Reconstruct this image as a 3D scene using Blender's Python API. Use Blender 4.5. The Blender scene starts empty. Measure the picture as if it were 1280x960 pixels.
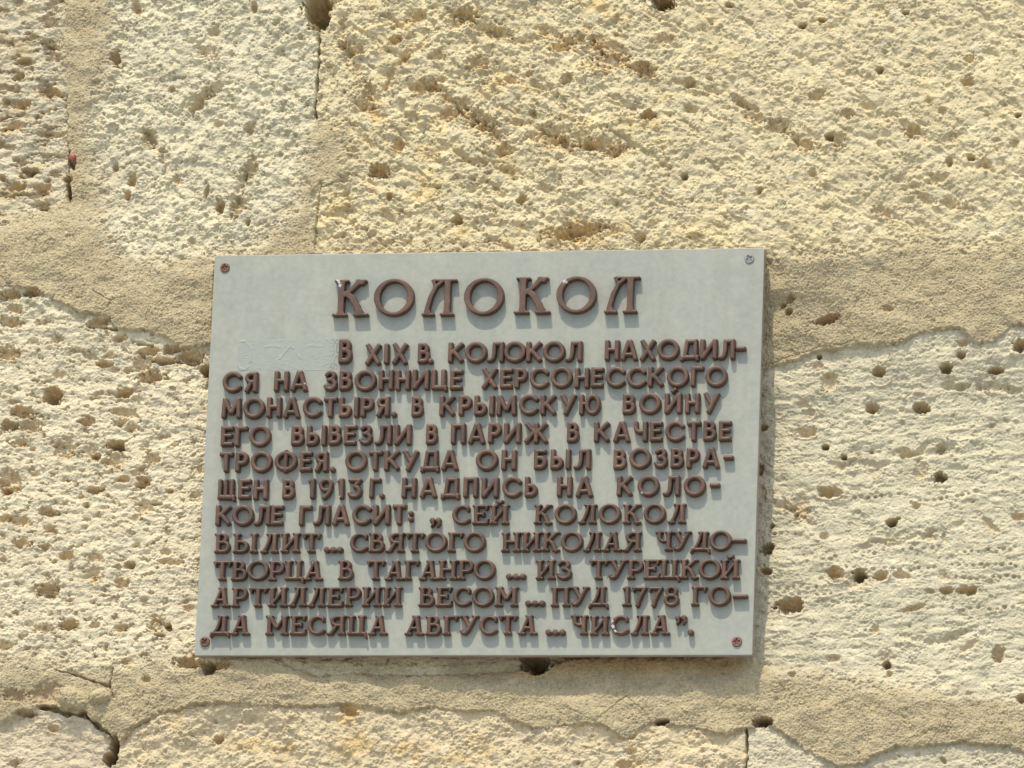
import bpy, math
import numpy as np
from mathutils import Matrix, Vector

# ------------------------------------------------------------------ camera
# world: x to the right along the wall, y into the wall, z up; authored in mm, built in metres.
# The plaque's lower left front corner is the origin, the plaque is 600 x 440 mm.
MM = 0.001
scene = bpy.context.scene
YAW, PITCH, ROLL = math.radians(11.8), math.radians(13.53), math.radians(2.25)
FOC, DIST, AIM = 8000.0, 6800.1, np.array([332.7, 0.0, 294.0])     # focal length in px of a 1280 px wide frame
view = np.array([-math.sin(YAW)*math.cos(PITCH), math.cos(YAW)*math.cos(PITCH), math.sin(PITCH)])
r0 = np.cross(view, [0, 0, 1]); r0 /= np.linalg.norm(r0); u0 = np.cross(r0, view)
right = math.cos(ROLL)*r0 + math.sin(ROLL)*u0
up = -math.sin(ROLL)*r0 + math.cos(ROLL)*u0
eye = AIM - DIST*view

def project(P):
    q = np.asarray(P, float) - eye
    d = q @ view
    return 640 + FOC*(q @ right)/d, 480 - FOC*(q @ up)/d

def on_plane(u, v, y):
    """Point of the plane at depth y (mm) seen at picture point u, v: gives x, z in mm."""
    u = np.asarray(u, float); v = np.asarray(v, float)
    d = view + ((u - 640)/FOC)[..., None]*right - ((v - 480)/FOC)[..., None]*up
    t = (y - eye[1])/d[..., 1]
    p = eye + t[..., None]*d
    return p[..., 0], p[..., 2]

cam_data = bpy.data.cameras.new('camera')
cam = bpy.data.objects.new('camera', cam_data)
scene.collection.objects.link(cam)
cam_data.sensor_width = 36.0
cam_data.lens = FOC/1280*36.0
cam_data.clip_start = 0.1
cam_data.clip_end = 500
M = Matrix.Identity(4)
for i in range(3):
    M[i][0], M[i][1], M[i][2], M[i][3] = right[i], up[i], -view[i], eye[i]*MM
cam.matrix_world = M
scene.camera = cam

# ------------------------------------------------------------------ light
SX, SY = 0.25, 1.85                     # the shadow moves this far right / down per unit of depth
to_sun = Vector((-SX, -1.0, SY)).normalized()
elev = math.asin(to_sun.z); azim = math.atan2(to_sun.x, to_sun.y)
world = bpy.data.worlds.new('World'); scene.world = world
world.use_nodes = True
nt = world.node_tree
bg = nt.nodes['Background']
sky = nt.nodes.new('ShaderNodeTexSky')
sky.sky_type = 'NISHITA'; sky.sun_disc = False
sky.sun_elevation = elev; sky.sun_rotation = azim
sky.dust_density = 1.5
nt.links.new(sky.outputs[0], bg.inputs[0])
bg.inputs[1].default_value = 0.15
sun_data = bpy.data.lights.new('sun', 'SUN')
sun_data.energy = 2.0; sun_data.angle = math.radians(0.5); sun_data.color = (1.0, 0.965, 0.835)
sun = bpy.data.objects.new('sun', sun_data); scene.collection.objects.link(sun)
sun.rotation_euler = to_sun.to_track_quat('Z', 'Y').to_euler()
scene.view_settings.view_transform = 'Standard'
scene.view_settings.look = 'None'
scene.view_settings.gamma = 1.0
scene.view_settings.use_curve_mapping = False
scene.view_settings.exposure = 0.84

# ------------------------------------------------------------------ helpers
def new_mesh(name, co, loops, counts, mats, smooth=None, attrs=None, colors=None):
    """co in mm; loops is a flat vertex list, counts the corners of each face."""
    me = bpy.data.meshes.new(name)
    co = np.asarray(co, np.float32)*MM
    loops = np.asarray(loops, np.int32); counts = np.asarray(counts, np.int32)
    me.vertices.add(len(co)); me.vertices.foreach_set('co', co.ravel())
    me.loops.add(len(loops)); me.loops.foreach_set('vertex_index', loops)
    me.polygons.add(len(counts))
    start = np.zeros(len(counts), np.int32); start[1:] = np.cumsum(counts)[:-1]
    me.polygons.foreach_set('loop_start', start)
    me.polygons.foreach_set('loop_total', counts)
    if smooth is not None:
        me.polygons.foreach_set('use_smooth', np.asarray(smooth, bool))
    for k, a in (attrs or {}).items():
        me.attributes.new(k, 'FLOAT', 'POINT').data.foreach_set('value', np.asarray(a, np.float32))
    for k, a in (colors or {}).items():
        c = np.ones((len(co), 4), np.float32); c[:, :3] = a
        me.attributes.new(k, 'FLOAT_COLOR', 'POINT').data.foreach_set('color', c.ravel())
    for m in mats: me.materials.append(m)
    me.update(calc_edges=True); me.validate()
    return me

def link(name, me, parent=None):
    o = bpy.data.objects.new(name, me); scene.collection.objects.link(o)
    if parent: o.parent = parent
    return o

def empty(name, label, cat, loc):
    o = bpy.data.objects.new(name, None); scene.collection.objects.link(o)
    o.location = [c*MM for c in loc]; o['label'] = label; o['category'] = cat
    o.empty_display_size = 0.02
    return o

_lat = np.random.default_rng(7).random((256, 256))*2*np.pi
_GX, _GY = np.cos(_lat), np.sin(_lat)
def noise(x, y, seed=0):
    x = x + seed*17.137; y = y + seed*31.713
    xi = np.floor(x).astype(np.int64); yi = np.floor(y).astype(np.int64)
    fx = x - xi; fy = y - yi
    ux = fx*fx*fx*(fx*(fx*6 - 15) + 10); uy = fy*fy*fy*(fy*(fy*6 - 15) + 10)
    out = 0
    for dx in (0, 1):
        for dy in (0, 1):
            a, b = (xi + dx) & 255, (yi + dy) & 255
            g = _GX[a, b]*(fx - dx) + _GY[a, b]*(fy - dy)
            out = out + g*(ux if dx else 1 - ux)*(uy if dy else 1 - uy)
    return out*1.5
def fbm(x, y, seed, octaves=3, gain=0.5):
    s, a, n = 0, 1.0, 0.0
    for k in range(octaves):
        s = s + a*noise(x*2**k, y*2**k, seed + k*3); n += a; a *= gain
    return s/n
_rw = np.random.default_rng(8)
_JX, _JY, _JR = _rw.random((256, 256)), _rw.random((256, 256)), _rw.random((256, 256))
def cells(x, y, seed=0):
    """Distance to the nearest of jittered points, one per unit cell, and that point's random number."""
    x = x + seed*13.7; y = y + seed*29.3
    xi = np.floor(x).astype(np.int64); yi = np.floor(y).astype(np.int64)
    best = np.full(x.shape, 9.0); rnd = np.zeros(x.shape)
    for dx in (-1, 0, 1):
        for dy in (-1, 0, 1):
            a, b = (xi + dx) & 255, (yi + dy) & 255
            d = (x - xi - dx - _JX[a, b])**2 + (y - yi - dy - _JY[a, b])**2
            m = d < best
            best = np.where(m, d, best); rnd = np.where(m, _JR[a, b], rnd)
    return np.sqrt(best), rnd
def sstep(a, b, x):
    t = np.clip((x - a)/(b - a), 0, 1)
    return t*t*(3 - 2*t)

# ------------------------------------------------------------------ materials
def material(name, rough=0.8, spec=0.3):
    m = bpy.data.materials.new(name); m.use_nodes = True
    n = m.node_tree.nodes; b = n['Principled BSDF']
    b.inputs['Roughness'].default_value = rough
    b.inputs['Specular IOR Level'].default_value = spec
    return m, m.node_tree, b
def add(t, kind, **kw):
    n = t.nodes.new(kind)
    for k, v in kw.items(): setattr(n, k, v)
    return n
def coords(t):
    g = add(t, 'ShaderNodeTexCoord'); return g.outputs['Object']
def noise_node(t, vec, scale, detail=3, rough=0.55):
    n = add(t, 'ShaderNodeTexNoise'); n.inputs['Scale'].default_value = scale
    n.inputs['Detail'].default_value = detail; n.inputs['Roughness'].default_value = rough
    t.links.new(vec, n.inputs['Vector']); return n.outputs['Fac']
def ramp(t, fac, stops):
    r = add(t, 'ShaderNodeValToRGB'); e = r.color_ramp.elements
    while len(e) < len(stops): e.new(0.5)
    for k, (p, c) in enumerate(stops):
        e[k].position = p; e[k].color = (*c, 1) if len(c) == 3 else c
    t.links.new(fac, r.inputs[0]); return r.outputs[0]
def mix(t, kind, fac, a, b):
    n = add(t, 'ShaderNodeMix', data_type='RGBA', blend_type=kind)
    for s, v in ((n.inputs[0], fac), (n.inputs[6], a), (n.inputs[7], b)):
        if hasattr(v, 'is_linked') or hasattr(v, 'links'): t.links.new(v, s)
        elif isinstance(v, (int, float)): s.default_value = v
        else: s.default_value = (*v, 1)
    return n.outputs[2]
def attr(t, name):
    n = add(t, 'ShaderNodeAttribute', attribute_name=name); return n
def bump(t, b, height, strength, dist):
    n = add(t, 'ShaderNodeBump'); n.inputs['Strength'].default_value = strength
    n.inputs['Distance'].default_value = dist
    t.links.new(height, n.inputs['Height']); t.links.new(n.outputs[0], b.inputs['Normal'])

def stone_material(name, grain, bump_d):
    m, t, b = material(name, 0.92, 0.12)
    v = coords(t)
    f = noise_node(t, v, grain, 4, 0.7)
    g = ramp(t, f, [(0.28, (0.80, 0.78, 0.74)), (0.5, (1, 1, 1)), (0.75, (1.08, 1.08, 1.08))])
    c = mix(t, 'MULTIPLY', 1.0, attr(t, 'tint').outputs['Color'], g)
    t.links.new(c, b.inputs['Base Color'])
    bump(t, b, noise_node(t, v, grain*1.3, 3, 0.7), 0.9, bump_d)
    return m
MAT_STONE = stone_material('shell_limestone', 420, 0.0011)
MAT_MORTAR = stone_material('sandy_mortar', 600, 0.0010)

def panel_material():
    m, t, b = material('grey_plastic', 0.55, 0.25)
    v = coords(t)
    f1 = noise_node(t, v, 160, 3, 0.6); f2 = noise_node(t, v, 9, 4, 0.6); f3 = noise_node(t, v, 420, 2, 0.5)
    base = ramp(t, f1, [(0.3, (0.304, 0.302, 0.238)), (0.7, (0.345, 0.339, 0.270))])
    base = mix(t, 'MULTIPLY', 1.0, base, ramp(t, f2, [(0.3, (0.95, 0.955, 0.96)), (0.7, (1.04, 1.035, 1.02))]))
    mp = add(t, 'ShaderNodeMapping'); mp.inputs['Scale'].default_value = (55, 1, 2.2); t.links.new(v, mp.inputs['Vector'])
    f4 = noise_node(t, mp.outputs[0], 1.0, 4, 0.6)
    base = mix(t, 'MULTIPLY', 0.6, base, ramp(t, f4, [(0.32, (0.93, 0.92, 0.90)), (0.5, (1, 1, 1)), (0.72, (1.05, 1.05, 1.05))]))
    f5 = noise_node(t, v, 45, 5, 0.7)
    base = mix(t, 'MULTIPLY', 1.0, base, ramp(t, f5, [(0.3, (0.91, 0.915, 0.93)), (0.5, (1, 1, 1)), (0.72, (1.07, 1.06, 1.03))]))
    base = mix(t, 'MIX', ramp(t, f3, [(0.66, (0, 0, 0)), (0.76, (0.5, 0.5, 0.5))]), base, (0.42, 0.42, 0.38))
    t.links.new(base, b.inputs['Base Color'])
    bump(t, b, f1, 0.15, 0.0006)
    return m
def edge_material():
    m, t, b = material('rusty_bounce_lit_edge', 0.7, 0.2)
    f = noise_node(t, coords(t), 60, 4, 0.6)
    t.links.new(ramp(t, f, [(0.3, (0.30, 0.21, 0.155)), (0.7, (0.42, 0.33, 0.26))]), b.inputs['Base Color'])  # rusty brown, lightened to paint in light bounced off the wall
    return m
def letter_material():
    m, t, b = material('faded_brown_plastic', 0.5, 0.35)
    v = coords(t)
    f = noise_node(t, v, 38, 6, 0.7); f2 = noise_node(t, v, 500, 3, 0.6)
    base = ramp(t, f, [(0.3, (0.080, 0.046, 0.030)), (0.52, (0.114, 0.061, 0.037)), (0.75, (0.165, 0.093, 0.055))])
    base = mix(t, 'MULTIPLY', 1.0, base, ramp(t, f2, [(0.3, (0.82, 0.84, 0.86)), (0.7, (1.12, 1.1, 1.08))]))
    base = mix(t, 'MIX', attr(t, 'chip').outputs['Fac'], base, (0.46, 0.44, 0.39))
    t.links.new(base, b.inputs['Base Color'])
    bump(t, b, noise_node(t, v, 260, 3, 0.6), 0.25, 0.0006)
    return m
def plain(name, c1, c2, scale, rough, metal=0.0, spec=0.4):
    m, t, b = material(name, rough, spec)
    f = noise_node(t, coords(t), scale, 4, 0.65)
    t.links.new(ramp(t, f, [(0.35, c1), (0.65, c2)]), b.inputs['Base Color'])
    b.inputs['Metallic'].default_value = metal
    return m
MAT_PANEL = panel_material()
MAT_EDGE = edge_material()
MAT_LETTER = letter_material()

def patch_material():
    m, t, b = material('repainted_patch', 0.55, 0.25)
    v = coords(t)
    f1 = noise_node(t, v, 120, 3, 0.6)
    base = ramp(t, f1, [(0.3, (0.292, 0.296, 0.240)), (0.7, (0.322, 0.324, 0.264))])
    base = mix(t, 'MIX', attr(t, 'dirt').outputs['Fac'], base, (0.13, 0.12, 0.10))
    t.links.new(base, b.inputs['Base Color'])
    return m
MAT_PATCH = patch_material()
MAT_RUST = plain('rusty_screw_steel', (0.11, 0.05, 0.03), (0.23, 0.105, 0.06), 700, 0.5, 0.25)
MAT_COPPER = plain('reddish_screw_steel', (0.15, 0.068, 0.045), (0.26, 0.125, 0.085), 700, 0.5, 0.2)
MAT_STEEL = plain('grey_screw_steel', (0.20, 0.20, 0.18), (0.30, 0.30, 0.27), 700, 0.6, 0.0, 0.25)

# ------------------------------------------------------------------ unseen ground in front of the wall, added to bounce light
def ground_material():
    m, t, b = material('bounce_ground', 0.95, 0.1)
    f = noise_node(t, coords(t), 1.5, 6, 0.65)
    t.links.new(ramp(t, f, [(0.3, (0.25, 0.245, 0.225)), (0.7, (0.33, 0.325, 0.30))]), b.inputs['Base Color'])
    return m
GZ = -2900.0
g = link('ground', new_mesh('ground', [(-2e5, -3e5, GZ), (2e5, -3e5, GZ), (2e5, 2e4, GZ), (-2e5, 2e4, GZ)], [0, 1, 2, 3], [4], [ground_material()]))
g['kind'] = 'structure'; g['label'] = 'unseen ground sheet added in front of the wall to bounce light'

# ------------------------------------------------------------------ the wall: relief of the stones and the mortar
WALL_Y = 24.0                           # mean depth of the wall face, mm
xs_c, zs_c = on_plane(np.array([0, 1280, 1280, 0.]), np.array([0, 0, 960, 960.]), WALL_Y)
def axis(a, b, step, margin):
    core = np.arange(a, b + step, step)
    g, s, p = [], step, 0
    while p < margin:
        s = min(s*1.06, 4.0); p += s; g.append(p)
    g = np.array(g)
    return np.concatenate([(core[0] - g)[::-1], core, core[-1] + g])
STEP = 0.7
X1 = axis(xs_c.min() - 8, xs_c.max() + 8, STEP, 260)
Z1 = axis(zs_c.min() - 8, zs_c.max() + 8, STEP, 260)
NX, NZ = len(X1), len(Z1)
X, Z = np.meshgrid(X1, Z1)              # rows along z
U, V = project(np.stack([X, np.full_like(X, WALL_Y), Z], -1))
PX = 1.0/1.15                           # mm per photo pixel on the wall

def poly_sd(pts, warp):
    """Signed distance (px, inside positive) to a closed outline; each point: u, v, softness of the edge that starts there.
    Also the softness at the nearest edge."""
    sub = 3
    u = (U + warp[0])[::sub, ::sub]; v = (V + warp[1])[::sub, ::sub]
    best = np.full(u.shape, 1e9); soft = np.zeros(u.shape); inside = np.zeros(u.shape, bool)
    for k in range(len(pts)):
        x0, y0, s = pts[k]; x1, y1, _ = pts[(k + 1) % len(pts)]
        dx, dy = x1 - x0, y1 - y0
        t = np.clip(((u - x0)*dx + (v - y0)*dy)/(dx*dx + dy*dy + 1e-9), 0, 1)
        d = np.hypot(u - x0 - t*dx, v - y0 - t*dy)
        m = d < best; best[m] = d[m]; soft[m] = s
        c = ((y0 > v) != (y1 > v)) & (u < dx*(v - y0)/(dy if dy else 1e-9) + x0)
        inside ^= c
    sd = np.where(inside, best, -best)
    # back to the full grid, linear
    def grow(a):
        r = np.arange(U.shape[0])/sub; c = np.arange(U.shape[1])/sub
        r0 = np.minimum(r.astype(int), a.shape[0] - 2); c0 = np.minimum(c.astype(int), a.shape[1] - 2)
        fr = np.clip(r - r0, 0, 1)[:, None]; fc = np.clip(c - c0, 0, 1)[None]
        a0 = a[r0]; a1 = a[r0 + 1]
        return (a0[:, c0]*(1 - fc) + a0[:, c0 + 1]*fc)*(1 - fr) + (a1[:, c0]*(1 - fc) + a1[:, c0 + 1]*fc)*fr
    return grow(sd), grow(soft)

WARP = (4.0*fbm(X/22, Z/22, 11, 3), 4.0*fbm(X/22, Z/22, 12, 3))
WARP2 = (7.0*fbm(X/40, Z/40, 15, 4, 0.6), 7.0*fbm(X/40, Z/40, 16, 4, 0.6))
CR, MD, FZ = 2.2, 8.0, 26.0             # crisp, middling and feathered edges (px)
MORTARS = [
    # left joint: vertical strip between the two upper stones, then the broad band above the porous stone
    [(84, -400, MD), (82, 0, MD), (78, 60, MD), (84, 120, CR), (86, 190, CR), (82, 250, MD), (40, 268, FZ), (-40, 282, FZ), (-400, 300, FZ),
     (-400, 380, CR), (-10, 362, CR), (28, 362, CR), (62, 372, CR), (100, 392, CR), (138, 398, CR), (148, 414, CR), (180, 416, CR), (212, 424, CR), (228, 440, CR), (266, 432, MD),
     (320, 450, MD), (640, 450, MD), (640, 322, FZ), (460, 318, FZ), (400, 314, MD), (392, 250, MD), (402, 236, FZ), (440, 228, FZ), (432, 160, FZ), (400, 150, MD), (385, 175, FZ),
     (378, 260, FZ), (330, 312, FZ), (265, 326, FZ), (190, 334, FZ), (150, 316, FZ), (128, 282, FZ), (130, 240, FZ), (112, 190, FZ), (112, 150, FZ), (134, 90, FZ), (142, 30, FZ), (140, -400, FZ)],
    # right joint
    [(640, 330, FZ), (955, 328, FZ), (1010, 320, FZ), (1080, 318, FZ), (1150, 300, FZ), (1220, 312, FZ), (1290, 290, FZ), (1700, 280, FZ), (1700, 400, CR),
     (1290, 404, CR), (1262, 408, CR), (1240, 426, CR), (1222, 430, MD), (1200, 410, CR), (1160, 413, CR), (1122, 428, CR), (1106, 431, MD), (1060, 430, CR), (1020, 437, CR), (974, 452, CR), (940, 462, MD), (640, 455, MD)],
    # lower joint under the plaque
    [(-400, 826, FZ), (-10, 822, FZ), (40, 824, FZ), (90, 834, FZ), (150, 832, FZ), (240, 832, MD), (262, 840, CR), (285, 826, MD), (340, 826, CR), (372, 838, CR), (400, 848, CR), (440, 842, CR), (520, 846, CR), (590, 842, MD), (640, 838, MD),
     (720, 820, MD), (930, 818, MD), (962, 836, FZ), (1020, 842, FZ), (1100, 856, FZ), (1180, 862, FZ), (1240, 876, FZ), (1290, 884, FZ), (1700, 890, FZ), (1700, 960, CR),
     (1290, 944, CR), (1262, 932, CR), (1226, 930, CR), (1200, 926, CR), (1180, 928, CR), (1150, 934, CR), (1122, 932, CR), (1096, 944, CR), (1080, 954, CR), (1046, 956, CR), (1022, 944, CR), (1004, 934, CR), (976, 914, CR), (962, 906, CR), (936, 908, CR), (905, 919, CR), (880, 912, CR),
     (846, 907, CR), (820, 903, CR), (808, 906, CR), (790, 922, CR), (782, 922, CR), (748, 906, CR), (715, 906, CR), (670, 911, CR), (640, 900, CR), (622, 888, CR), (585, 890, CR), (545, 884, CR), (500, 890, CR), (470, 886, MD), (440, 881, CR),
     (395, 884, CR), (330, 884, CR), (290, 881, CR), (250, 882, CR), (200, 893, CR), (168, 910, CR), (148, 932, CR), (128, 915, CR), (108, 896, CR), (100, 888, CR), (60, 888, CR), (45, 884, MD), (20, 896, FZ), (-20, 902, FZ), (-400, 905, FZ)],
]
mort = np.zeros_like(X); mtint = np.zeros_like(X); msd = np.full_like(X, -1e9)
for k, pts in enumerate(MORTARS):
    sd, soft = poly_sd(pts, (WARP[0]*0.45, WARP[1]*0.45))
    ragged = sd + np.where(soft > 10, 0.95*soft, 0.6*soft + 2.2)*fbm(X/15, Z/13, 40 + k, 5, 0.65) + np.where(soft > 10, 0, 2.2)*noise(X/5, Z/5, 45 + k)
    mort = np.maximum(mort, sstep(-0.5, 0.5, ragged/np.maximum(soft, 1.0)))
    smear = sd + np.where(soft > 10, 1.3*soft, 0)*fbm(X/26, Z/20, 140 + k, 5, 0.7) + np.where(soft > 10, 0, 2.0)*noise(X/5, Z/5, 45 + k)
    mtint = np.maximum(mtint, sstep(-0.9, 0.9, smear/np.maximum(soft, 1.0)))
    msd = np.maximum(msd, ragged)

# which stone a place belongs to (mortar covers the joints between them)
STONES = ['porous', 'pale', 'yellow', 'left', 'lower', 'lower_right', 'corner', 'right']
def stone_of(u, v):
    s = np.full(u.shape, 2)                                   # big yellow stone
    s[(v < 430) & (u < 398 + 0.02*(150 - v)) & (v < 400)] = 1                  # pale stone
    s[(u < 98) & (v < 330)] = 0                               # upper left stone
    s[(v >= 400) & (u < 560)] = 3                             # porous left stone
    s[(v >= 400) & (u >= 560)] = 7                            # right stone
    s[v >= 872] = 4                                           # lower middle
    s[(v >= 872) & (u < 143 + 0.05*(v - 900))] = 6            # lower left corner
    s[(v >= 872) & (u > 933 + 0.01*(v - 900))] = 5            # lower right
    return s
stone = stone_of(U, V)
def smask(k, r=5):
    m = (stone == k).astype(float)
    return m

# big shape: depth of the face (mm behind the plaque's front) at known places, smoothly filled between
DEPTH = np.array([
    (420, 100, 21), (520, 60, 17), (700, 150, 14), (1000, 150, 15), (1250, 150, 17), (600, 300, 13), (800, 300, 13), (945, 305, 13), (985, 318, 16), (1250, -100, 17), (700, -100, 15),
    (958, 345, 27), (972, 400, 38), (975, 450, 44), (985, 540, 50), (970, 640, 49), (962, 740, 44), (955, 810, 36), (1100, 560, 47), (1260, 560, 46), (1120, 380, 31), (1260, 360, 26), (1100, 790, 42), (1260, 790, 42),
    (250, 150, 20), (340, 290, 16), (140, 100, 22), (40, 120, 27), (40, 230, 28), (100, 330, 17), (220, 380, 13), (30, 340, 18), (100, 500, 24), (250, 500, 20), (100, 750, 24), (250, 750, 19), (30, 600, 25),
    (250, 845, 16), (290, 834, 13), (270, 865, 15), (350, 836, 17), (400, 833, 30), (470, 832, 36), (600, 832, 41), (700, 835, 40), (800, 835, 40), (900, 835, 40), (950, 838, 36),
    (360, 855, 16), (440, 856, 21), (520, 862, 24), (580, 868, 27), (650, 872, 28), (760, 876, 28), (860, 872, 28), (930, 858, 28), (960, 850, 31), (740, 895, 25), (400, 872, 18), (150, 860, 20), (50, 850, 25),
    (300, 930, 23), (600, 945, 24), (850, 945, 24), (1000, 960, 28), (50, 940, 31), (1100, 905, 27), (1260, 900, 30), (1200, 970, 31), (600, 1100, 24)], float)
edge_r = (DEPTH[:, 0] > 950) & (DEPTH[:, 1] > 330) & (DEPTH[:, 1] < 820)
DEPTH[edge_r, 2] = 10 + (DEPTH[edge_r, 2] - 10)*0.82
low = (DEPTH[:, 1] > 828) & (DEPTH[:, 1] < 900) & (DEPTH[:, 0] > 265) & (DEPTH[:, 0] < 980)
DEPTH[low, 2] *= 0.88
su = U[::6, ::6]; sv = V[::6, ::6]
num = 0; den = 0
for u, v, y in DEPTH:
    d2 = (su - u)**2 + ((sv - v)*1.5)**2 + 14.0**2
    w = d2**-1.9; num = num + w*y; den = den + w
small = num/den
ri = np.minimum(np.arange(NZ)/6, small.shape[0] - 1.001); ci = np.minimum(np.arange(NX)/6, small.shape[1] - 1.001)
ra, ca = ri.astype(int), ci.astype(int); fr = (ri - ra)[:, None]; fc = (ci - ca)[None]
Y = (small[ra][:, ca]*(1 - fc) + small[ra][:, ca + 1]*fc)*(1 - fr) + (small[ra + 1][:, ca]*(1 - fc) + small[ra + 1][:, ca + 1]*fc)*fr

# roughness of each kind of surface
wx = X + 3.0*noise(X/14, Z/14, 3); wz = Z + 3.0*noise(X/14, Z/14, 4)
wx2 = X + 1.2*noise(X/3.5, Z/3.5, 5) ; wz2 = Z + 1.2*noise(X/3.5, Z/3.5, 6)
n40 = fbm(X/46, Z/46, 20, 3)
n12 = fbm(wx/13, wz/12, 21, 2); n7 = noise(wx2/7, wz2/6.5, 22); n4 = noise(wx2/4.2, wz2/4.0, 23); n2 = noise(X/2.1, Z/2.0, 24); n1 = noise(X/1.25, Z/1.25, 27)
bed = fbm(wx/30, wz/10, 25, 3)          # bedding, drawn out sideways
def lumps(sx, sz, seed):
    d, r = cells(wx2/sx, wz2/sz, seed)
    return (0.35 + 0.65*r)*np.sqrt(np.clip(1 - (d/0.72)**2, 0, 1))
def pits(sx, sz, seed, share):
    d, r = cells(wx2/sx, wz2/sz, seed)
    return (r < share)*np.clip(1 - (d/(0.22 + 0.5*r/share*0.5))**2, 0, 1)
L7, L3, L2 = lumps(7.0, 6.2, 1), lumps(3.4, 3.1, 2), lumps(2.0, 1.9, 9)
L5b, L3b = lumps(6.4, 4.2, 3), lumps(3.6, 2.7, 4)
P8, P4 = pits(8.5, 8.0, 5, 0.35), pits(4.2, 3.8, 6, 0.32)
P8b = pits(10.0, 6.0, 7, 0.32)
rough = 0.25 + 1.05*sstep(-0.35, 0.45, fbm(X/38, Z/30, 28, 3))      # rough and worn places
fine = (0.55*n2 + 0.38*n1)*(0.6 + 0.5*rough)
n20 = fbm(wx/22, wz/20, 29, 3, 0.6)
fu, fv = (X*0.82 - Z*0.57), (X*0.57 + Z*0.82)            # across and along the slanting furrows of the big stone
furrow = sstep(0.10, 0.55, fbm(fv/16 + 0.4*n20, fu/44, 34, 3, 0.6))
eat = sstep(0.12, 0.50, fbm(wx2/13, wz2/8, 35, 4, 0.62)) # ragged, linked hollows
eat2 = sstep(0.15, 0.45, fbm(wx2/9, wz2/8, 36, 4, 0.65))
eat3 = sstep(0.05, 0.40, fbm(wx2/24, wz2/11, 37, 4, 0.6))
relief = {
    'yellow': 3.6*n40 + 4.0*n20 + 2.8*n12 + 0.9*n7 + rough*(1.3*L7 + 1.1*L3 + 0.5*L2 - 2.2*P8 - 1.3*P4 + 0.5*n4) - 4.2*furrow - 2.8*eat2 + 1.2*fine,
    'pale':   3.8*n40 + 3.8*n20 + 2.5*n12 + 0.8*n7 + rough*(1.1*L7 + 1.0*L3 + 0.5*L2 - 1.9*P8 - 1.2*P4 + 0.5*n4) - 2.6*eat2 + 1.2*fine,
    'porous': 3.2*n40 + 3.2*bed + 0.8*n7 + rough*(0.9*L5b + 0.8*L3b - 1.0*P4) - 6.5*eat3 + 0.9*fine,
    'left':   3.0*n40 + 2.4*bed + 0.9*n7 + rough*(0.65*L5b + 0.55*L3b + 0.4*L2 - 1.5*P8b - 0.8*P4) - 4.4*eat + 0.95*fine,
    'right':  2.8*n40 + 1.6*n20 + 1.9*bed + 0.5*n7 + 1.0*noise(X/55 + 0.3*n40, (Z - 0.10*X)/7.5, 55)*sstep(-.3, .3, n40) + 0.6*noise(X/40, (Z - 0.12*X)/4, 56)*sstep(.3, -.3, n20) + rough*(0.45*L5b + 0.45*L3b + 0.35*L2 - 1.2*P8b - 0.7*P4) - 1.5*eat + 0.85*fine,
    'lower':  3.2*n40 + 3.4*n20 + 2.4*n12 + 0.9*n7 + rough*(1.4*L7 + 1.0*L3 + 0.5*L2 - 1.3*P8 - 1.0*P4) - 1.4*eat2 + 1.1*fine,
    'lower_right': 2.4*n40 + 1.9*bed + 0.8*n7 + rough*(0.9*L5b + 0.8*L3b - 1.0*P4) - 1.2*eat + 0.9*fine,
    'corner': 2.6*n40 + 2.2*bed + 0.9*n7 + rough*(0.9*L5b + 0.7*L3b) - 1.5*eat + 0.85*fine,
}
H = np.zeros_like(X)
for k, name in enumerate(STONES):
    m = stone == k
    H[m] = relief[name][m]
calm = sstep(650, 1000, U)*(stone == 2)*0.34           # the big stone gets smoother to the right
H = H*(1 - calm)
mort_h = 3.0*fbm(X/38, Z/26, 30, 4) + 0.9*n12 + 0.3*n7*rough + 0.6*L2 + 0.35*n4 + 0.55*n2 + 0.7*n1 - 1.0*P4*(rough > 0.85) - 1.5*eat2*(rough > 0.9)
# mortar lies over the stone and ends in a lip
lip = sstep(0, 14, msd)
thick = 4.2 + 2.2*fbm(X/30, Z/30, 33, 2)
H = H*(1 - mort) + mort*(mort_h + thick)
H -= (1 - mort)*2.2*np.exp(-np.maximum(-msd, 0)/5.0)*sstep(0.35, 0.0, mort)*(stone != 2)*(stone != 1)

ochre = np.zeros_like(X)                # rusty patina of hollows and streaks, plus warm bounce light painted into hollows
pale_m = np.zeros_like(X)
rng = np.random.default_rng(5)
UPX = (V[0, 0] - V[-1, 0])/(Z1[-1] - Z1[0])
def splat(x, z, ru, rv, fn, ang=0.0):
    """Call fn(rows, cols, rr, lx, lz) for the grid window of an ellipse (mm); rr is the normalised radius."""
    R = max(ru, rv)*1.7 + 1.5
    c0, c1 = np.searchsorted(X1, [x - R, x + R]); q0, q1 = np.searchsorted(Z1, [z - R, z + R])
    if c1 - c0 < 2 or q1 - q0 < 2: return
    lx = X1[None, c0:c1] - x; lz = Z1[q0:q1, None] - z
    ca, sa = math.cos(ang), math.sin(ang)
    a = (lx*ca + lz*sa)/ru; b = (-lx*sa + lz*ca)/rv
    fn(slice(q0, q1), slice(c0, c1), a, b)

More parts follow.
